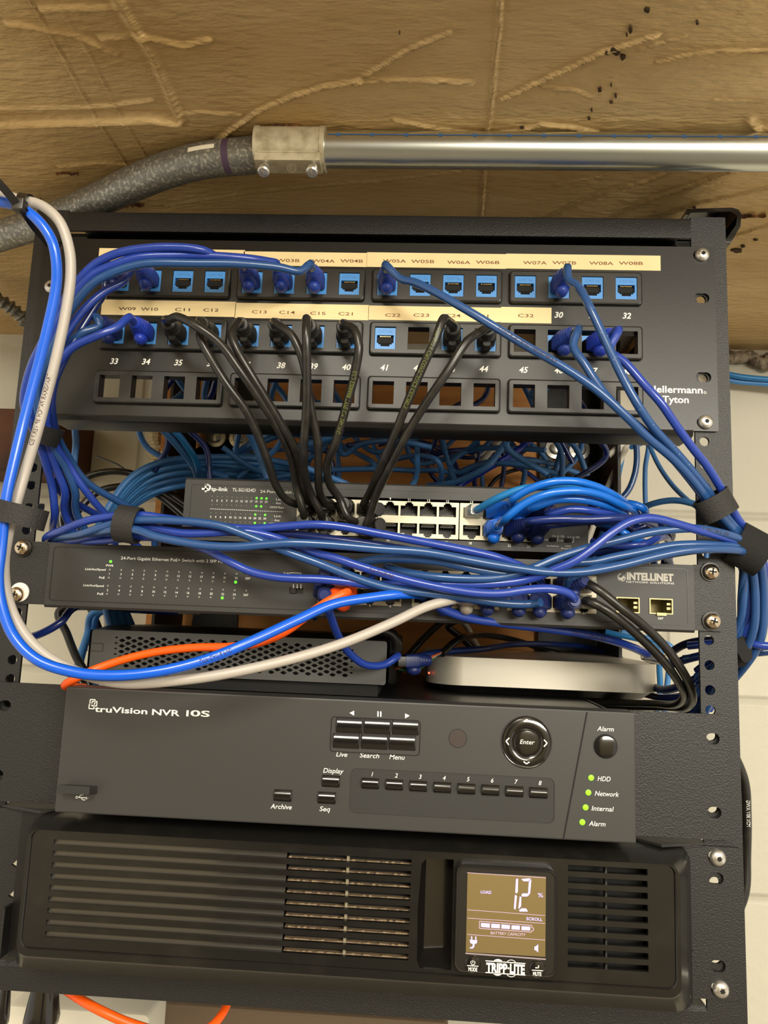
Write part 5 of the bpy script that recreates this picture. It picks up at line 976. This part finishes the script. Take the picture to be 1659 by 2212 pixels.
for lab, m, r_, P_ in (('bright deep blue cable slanting from under the panel to the top of the smaller switch', mat('jacket_ink_blue', (12, 42, 150), .35), 3.0, [W(140, 120, -105), (1172, 932, 150), (1100, 985, 150), (1040, 1020, 150), (985, 1056, 150), W(40, 150, -195)]),
    ('dusty blue cable curving below the bright deep blue one', C_BACK, 2.9, [(925, 1050, 170), (960, 1046, 150), (1000, 1035, 140), (1055, 1005, 135), (1085, 965, 140), (1110, 925, 150), W(110, 160, -95)]),
    ('dusty blue cable looping wide at the right of the tangle', C_BACK, 2.6, [W(95, 200, -100), (1080, 940, 200), (1115, 970, 200), (1133, 1010, 200), (1128, 1050, 205), W(110, 210, -200)]),
    ('dusty blue cable hanging in front of the right bracket bolts', C_BACK, 2.7, [W(160, 150, -95), (1220, 930, 180), (1210, 980, 180), (1195, 1030, 185), (1180, 1060, 190), W(135, 200, -210)]),
    ('white cable end poking through the blue tangle', C_WHITE, 3.0, [W(95, 240, -95), (1088, 940, 230), (1068, 965, 225), (1045, 992, 222), (1030, 1008, 230), W(60, 280, -150)]),
    ('thin black cable in an arc over the plywood behind the smaller switch', C_BLACK, 2.2, [W(60, 290, -230), (1055, 1055, 290), (1080, 1028, 290), (1130, 1012, 290), (1190, 1014, 290), (1235, 1035, 285), W(190, 280, -200)]),
    ('dark slate cable curving down in front of the white wall, right of the panel', C_SLATE, 2.7, [W(210, 130, -100), (1362, 925, 150), (1374, 960, 150), (1374, 1010, 150), (1360, 1055, 150), (1335, 1088, 150), W(190, 170, -210)]),
    ('pale blue cable hanging vertically in front of the white wall', C_BACK, 2.4, [W(240, 200, -90), (1400, 960, 230), (1394, 1010, 230), (1394, 1080, 230), (1397, 1120, 230), W(245, 240, -215)]),
    ('thin blue cable slanting right to the strap in front of the white wall', C_BACK, 2.2, [(1398, 950, 220), (1420, 1000, 200), (1450, 1045, 170), (1490, 1085, 130), (1530, 1120, 100), W(262, 90, -230)]),
    ('blue cable crossing level in front of the white wall to the strap', C_BACK, 2.6, [(1380, 1105, 110), (1405, 1090, 100), (1450, 1081, 90), (1490, 1086, 80), (1530, 1105, 70), W(262, 70, -230)]),
    ('grey-white cable running down diagonally beside the right bracket', C_WHITE, 3.2, [W(228, 240, -90), (1358, 950, 240), (1332, 1010, 250), (1310, 1060, 255), W(190, 260, -240)]),
    ('blue cable hanging beside the orange plywood edge at the right', C_TEAL, 3.0, [(1345, 980, 270), (1335, 1030, 270), (1325, 1080, 270), W(195, 270, -260)]),
    # below the wide switch
    ('dark blue cord looping out below the left end of the wide switch', C_DEEP, 3.0, [W(-150, 80, -262), (165, 1310, 50), (130, 1345, 40), (90, 1368, 38), (50, 1380, 42), (10, 1384, 44), (-60, 1376, 50)]),
    ('black cable hanging between the left rail and the mesh box', C_BLACK, 3.2, [W(-190, 110, -260), (128, 1320, 100), (145, 1370, 96), (165, 1420, 92), (182, 1450, 90), W(-215, 90, -330)]),
    ('black cable slanting behind the left rail down to the recorder', C_BLACK, 3.0, [(60, 1385, 90), (100, 1415, 88), (140, 1448, 86), (170, 1470, 84), W(-210, 84, -335)]),
    ('pale blue cable hanging left of the mesh box, left one of two', C_PALE, 2.8, [W(-180, 140, -262), (200, 1325, 130), (188, 1370, 130), (172, 1420, 130), (165, 1460, 130), W(-225, 130, -335)]),
    ('pale blue cable hanging left of the mesh box, right one of two', C_PALE, 2.8, [W(-170, 150, -262), (214, 1325, 140), (200, 1360, 140), (182, 1400, 140), (176, 1450, 140), W(-225, 140, -335)]),
    ('cream cable end hanging above the left corner of the mesh box', C_WHITE, 2.6, [W(-165, 200, -262), (228, 1320, 190), (228, 1345, 190), (226, 1375, 190), W(-235, 190, -320)]),
    ('dark blue cord with a plug beside the mesh box, running behind the silver computer', mat('jacket_navy', (20, 44, 104), .4), 2.8, [(880, 1425, 86), (905, 1418, 90), (960, 1408, 120), (1040, 1402, 150), (1110, 1392, 210), (1200, 1392, 250), (1280, 1402, 290), (1350, 1432, 300), W(230, 300, -315)]),
    ('black cable arching behind the silver computer down to the right', C_BLACK, 3.0, [(955, 1412, 112), (985, 1385, 130), (1040, 1372, 200), (1100, 1380, 240), (1170, 1402, 300), (1230, 1425, 305), W(150, 305, -330)]),
    ('black cable slanting over the plywood below the wide switch', C_BLACK, 3.6, [W(95, 280, -255), (968, 1352, 280), (1000, 1380, 285), (1030, 1420, 290), W(100, 300, -330)]),
    ('black cable crossing the plywood the other way, left of the slanting one', C_BLACK, 3.6, [W(80, 270, -250), (935, 1360, 270), (905, 1390, 270), (880, 1420, 260), W(20, 250, -320)]),
    ('white-grey cable stub slanting behind the wide switch', C_WHITE, 3.0, [W(70, 290, -250), (1005, 1350, 285), (1022, 1380, 285), (1036, 1412, 290), W(95, 300, -325)]),
    ('black cord coiled at the right end of the mesh box', C_BLACK, 4.2, [(770, 1376, 64), (815, 1362, 66), (848, 1372, 70), (858, 1400, 74), (840, 1425, 80), W(10, 110, -308)]),
    ('blue cable hanging right of the silver computer, left one of two', C_TEAL, 2.6, [W(215, 200, -265), (1424, 1400, 190), (1424, 1440, 190), (1426, 1490, 190), (1420, 1530, 190), W(258, 200, -345)]),
    ('blue cable hanging right of the silver computer, right one of two', C_PALE, 2.6, [W(232, 210, -265), (1452, 1400, 205), (1446, 1440, 205), (1440, 1490, 205), (1436, 1530, 205), W(270, 210, -345)]),
    ('thin sky blue cable slanting down to the recorder ear at the right', C_TEAL, 2.2, [(1516, 1470, 120), (1500, 1505, 120), (1484, 1535, 120), (1470, 1560, 118), W(232, 116, -360)]),
    ('navy cord behind the right rail, upper of the level ones', mat('jacket_night', (18, 26, 66), .4), 3.0, [(1446, 1412, 90), (1480, 1392, 70), (1520, 1384, 60), (1580, 1384, 50), W(275, 60, -262)]),
    ('navy cord behind the right rail, just below the upper level one', MC['jacket_navy'], 3.0, [(1440, 1440, 80), (1480, 1425, 70), (1530, 1414, 60), (1590, 1412, 50), W(278, 60, -275)]),
    ('dark blue cable curving at the bottom right behind the black loop', MC['jacket_navy'], 3.2, [(1400, 1480, 150), (1440, 1490, 110), (1480, 1478, 90), (1520, 1455, 80), W(265, 80, -285)]),
    ('dark blue cable lowest at the bottom right behind the black loop', C_DEEP, 3.2, [(1395, 1500, 160), (1440, 1508, 120), (1490, 1500, 100), (1530, 1478, 90), W(268, 90, -292)]),
    ('bright royal blue cable leaving to the right past the rail at half height', C_BLUE, 2.8, [W(240, 60, -272), (1590, 1386, 40), (1612, 1388, 30), (1640, 1394, 24), (1690, 1398, 20)]),
    ('slate cable leaving to the right just below the bright royal one', C_SLATE, 2.8, [W(240, 70, -282), (1595, 1406, 50), (1625, 1410, 40), (1690, 1404, 34)]),
    ('blue cable behind the rack along the wall at the far right, upper one', C_TEAL, 3.2, [(1540, 800, 325), (1590, 812, 320), (1640, 818, 318), (1720, 822, 316)]),
    ('blue cable behind the rack along the wall at the far right, lower one', C_PALE, 3.2, [(1540, 812, 330), (1590, 824, 326), (1640, 828, 324), (1720, 834, 320)]),
    ('black printed cable running down along the outer edge of the right rail', C_BLACK, 3.2, [W(262, 60, -330), (1606, 1680, 60), (1613, 1760, 62), (1612, 1850, 64), (1608, 1930, 62), W(262, 60, -470)])):
    o = cable('cable', lab, P_, r_, m)
    if lab.startswith('dark blue cord with a plug'): boot(o, at(868, 1428, 80), 'blue', BD, (1, .25, .02))
print_on(o, 'MIN 30V AWG', .35, 2.8, m=white_ink, flip=True)
for i in range(7):                                     # stripped pairs behind the computer
    m = [mat('wire_orange', (200, 90, 40), .5), mat('wire_white', (220, 212, 200), .5), mat('wire_green', (60, 110, 70), .5), mat('wire_brown', (110, 66, 46), .5)][i % 4]
    u = [0, 3, 6, 8, -3, 11, 14][i]
    cable('wire', ['thin orange wire of the stripped pair left of the silver computer, top one', 'thin white wire of the stripped pair left of the silver computer', 'thin green wire drooping in a loop left of the silver computer', 'thin brown wire of the stripped pairs left of the silver computer', 'second thin orange wire of the stripped pairs, lower', 'second thin white wire dropping to the plug', 'second thin green wire near the red light'][i],
        [(850 + u, 1446 - u * .4, 92), (880 + u * .6, 1436 + (14 if i % 4 == 2 else -u * .3), 90), (915, 1428 + (12 if i % 4 == 2 else u * .4), 92), (940, 1416 + u * .2, 100), (953, 1410, 108)], .75, m, n=6)
# right hand coil outside the rail
for i in range(4):
    cable('patch_cable', 'slate blue loop of the coil outside the right rail, ' + ['innermost', 'second from inside', 'third from inside', 'outermost'][i], [W(252 + 4 * i, 0, -205), (1606 + 14 * i, 1235, 14 + 4 * i), (1618 + 13 * i, 1290, 18 + 4 * i), (1610 + 12 * i, 1345, 24), (1590 + 10 * i, 1380, 34), W(246, 60, -290 - 4 * i)], 2.8, C_SLATE if i % 2 else C_DEEP)
# ================================================================== STRAPS AND TIES
def strap(name, label, c, axis, ra, rb, w, th, m, up=(0, -1, 0), tail=None, n=30, flare=0.0):
    """hook-and-loop band round a bundle: centre, bundle direction, half sizes, width, thickness"""
    q = V(*axis); q /= np.linalg.norm(q); u = V(*up); u = u - q * u.dot(q); u /= np.linalg.norm(u); s_ = np.cross(q, u); L = []
    for h, k in ((-w / 2, 0), (w / 2, 0), (w / 2, 1), (-w / 2, 1)):
        e = th if k else 0
        L.append([tuple(V(*c) + q * h + u * (rb + e) * math.cos(t) * (1 + flare * h / w) + s_ * (ra + e) * math.sin(t) * (1 + flare * h / w)) for t in [2 * math.pi * i / n for i in range(n)]])
    b = MB().loft([L[3], L[0], L[1], L[2], L[3]], 0, False, False)
    o = b.build(name, m, None, origin=c); tag(o, label, 'strap')
    if tail:
        t0, t1 = tail; pa, pb = V(*t0), V(*t1); d = pb - pa; nn = np.cross(d, q); nn /= np.linalg.norm(nn); q2 = np.cross(nn, d / np.linalg.norm(d)); f = MB(); L = []
        for p, ww in ((pa, w / 2), (pb - d * .15, w / 2), (pb, w / 3)): L.append([tuple(p + q2 * ww + nn * th), tuple(p - q2 * ww + nn * th), tuple(p - q2 * ww - nn * th * .2), tuple(p + q2 * ww - nn * th * .2)])
        f.loft(L); f.build('strap_tail', m, o)
    return o
c = at(278, 1133, -28); strap('cable_strap', 'black hook-and-loop strap around the horizontal bundle near its left end', c, (1, 0, -.12), 11, 10, 14, 1.2, weave_m)
c = at(100, 940, -22); strap('cable_strap', 'black fuzzy strap around the blue cords beside the left rail under the panel', c, (-.3, .15, -1), 7.5, 10, 12.5, 1.4, velcro_m, flare=-.2)
c = at(40, 1112, -84); strap('cable_strap', 'dark woven strap holding the vivid blue and grey cables to the left rail', c, (-.2, 0, -1), 15, 12, 12, 1.2, weave_m, tail=(at(76, 1110, -70), at(92, 1108, -40)))
c = at(1546, 1092, -18); strap('cable_strap', 'black woven strap around four blue cords on the right rail, upper one', c, (.62, .15, -1), 11, 8, 15, 1.3, weave_m)
c = at(1618, 1186, -4); strap('cable_strap', 'broad black strap gathering all blue cords outside the right rail, middle one', c, (.85, -.12, -.5), 13, 11, 21, 1.5, velcro_m)
o = strap('cable_strap', 'black strap with a hanging tongue outside the right rail, lowest one', at(1590, 1398, 34), (1, .2, -.15), 12, 10, 9, 1.4, velcro_m, tail=(at(1590, 1382, 22), at(1615, 1428, 22)))
zt_ = thing('cable_tie', tuple(at(40, 445, -116)), 'black plastic zip tie holding the vivid blue and grey cables to the dull conduit', 'cable tie')
hc = at(42, 444, -117)
def ribbon(P, w, th, wd):
    P = spline(P, 3); T, U, W_ = frames(P); b = MB(); L = []; wd = V(*wd)
    for p, t in zip(P, T):
        s_ = wd - t * wd.dot(t); s_ /= np.linalg.norm(s_); n_ = np.cross(t, s_); L.append([tuple(p + s_ * w / 2 + n_ * th / 2), tuple(p - s_ * w / 2 + n_ * th / 2), tuple(p - s_ * w / 2 - n_ * th / 2), tuple(p + s_ * w / 2 - n_ * th / 2)])
    return b.loft(L)
ribbon([at(40, 447, -118), at(22, 423, -122), at(0, 398, -126), at(-30, 366, -130)], 4.4, 1.3, (1, 0, .5)).build('tail', black_m, zt_)
ribbon([at(50, 452, -117), at(66, 478, -108), at(92, 510, -80), at(108, 524, -45), V(-233, -30, 20)], 4.6, 1.3, (1, 0, .7)).build('band', black_m, zt_)
ribbon([at(44, 436, -118), at(46, 424, -113), at(56, 420, -106), at(68, 430, -100), at(76, 446, -98)], 4.6, 1.3, (1, .4, 0)).build('band', black_m, zt_)
b = MB().rbox(hc[0] - 3.4, hc[0] + 3.4, hc[2] - 3.6, hc[2] + 3.6, .8, hc[1] - 2.6, hc[1] + 2.8, .6); b.build('head', mat('tie_head', (44, 40, 36), .4), zt_)
# ================================================================== BELOW THE RACK, LOWER LEFT
cable('network_cable', 'orange cable hanging in a loop under the bottom beam at the lower left', [(120, 2120, 30), (160, 2150, 20), (215, 2182, 10), (290, 2214, 10), (380, 2235, 14), (450, 2222, 24), (480, 2190, 34), (495, 2160, 44), W(-60, 60, -490)], 2.9, C_ORANGE)
for lab, (u, v), h in (('black tapered power plug hanging under the lower left corner, larger one', (92, 2178), 30), ('thin black power lead under the lower left corner, at the picture edge', (8, 2175), 30)):
    c = at(u, v, 30); k = 1.0 if h == 30 and u > 50 else .38; b = MB()
    b.loft([[(c[0] + x, c[1] + yy, z) for x, yy in rrect(-w_ / 2, w_ / 2, -w_ / 2, w_ / 2, w_ / 3)] for w_, z in ((15 * k, c[2] + 14), (17 * k, c[2] + 8), (21 * k, c[2] - 6), (20 * k, c[2] - 10), (18 * k, c[2] - 11))]); o = b.build('power_plug', gloss_m, None, origin=c); tag(o, lab, 'plug')
    MB().tube(np.array([V(c[0], c[1], z) for z in np.linspace(c[2] + 12, c[2] + 40, 6)]), 4.0 if k == 1 else 2.6, 10).build('cord', C_BLACK, o)
c = at(170, 2185, 120); b = MB().rbox(c[0] - 55, c[0] + 60, c[2] - 70, c[2] + 6, 5, 110, 150, 3); o = b.build('power_adapter', mat('white_plastic', (214, 208, 190), .5)); tag(o, 'white plastic adapter under the bottom beam behind the black plug', 'adapter')
c = at(330, 2190, 200); b = MB().rbox(c[0] - 60, c[0] + 260, c[2] - 130, c[2] + 14, 5, 190, 260, 3); o = b.build('cardboard_box', mat('brown_board', (104, 86, 66), .8)); tag(o, 'brown-grey box in the shade under the rack behind the orange loop', 'box')
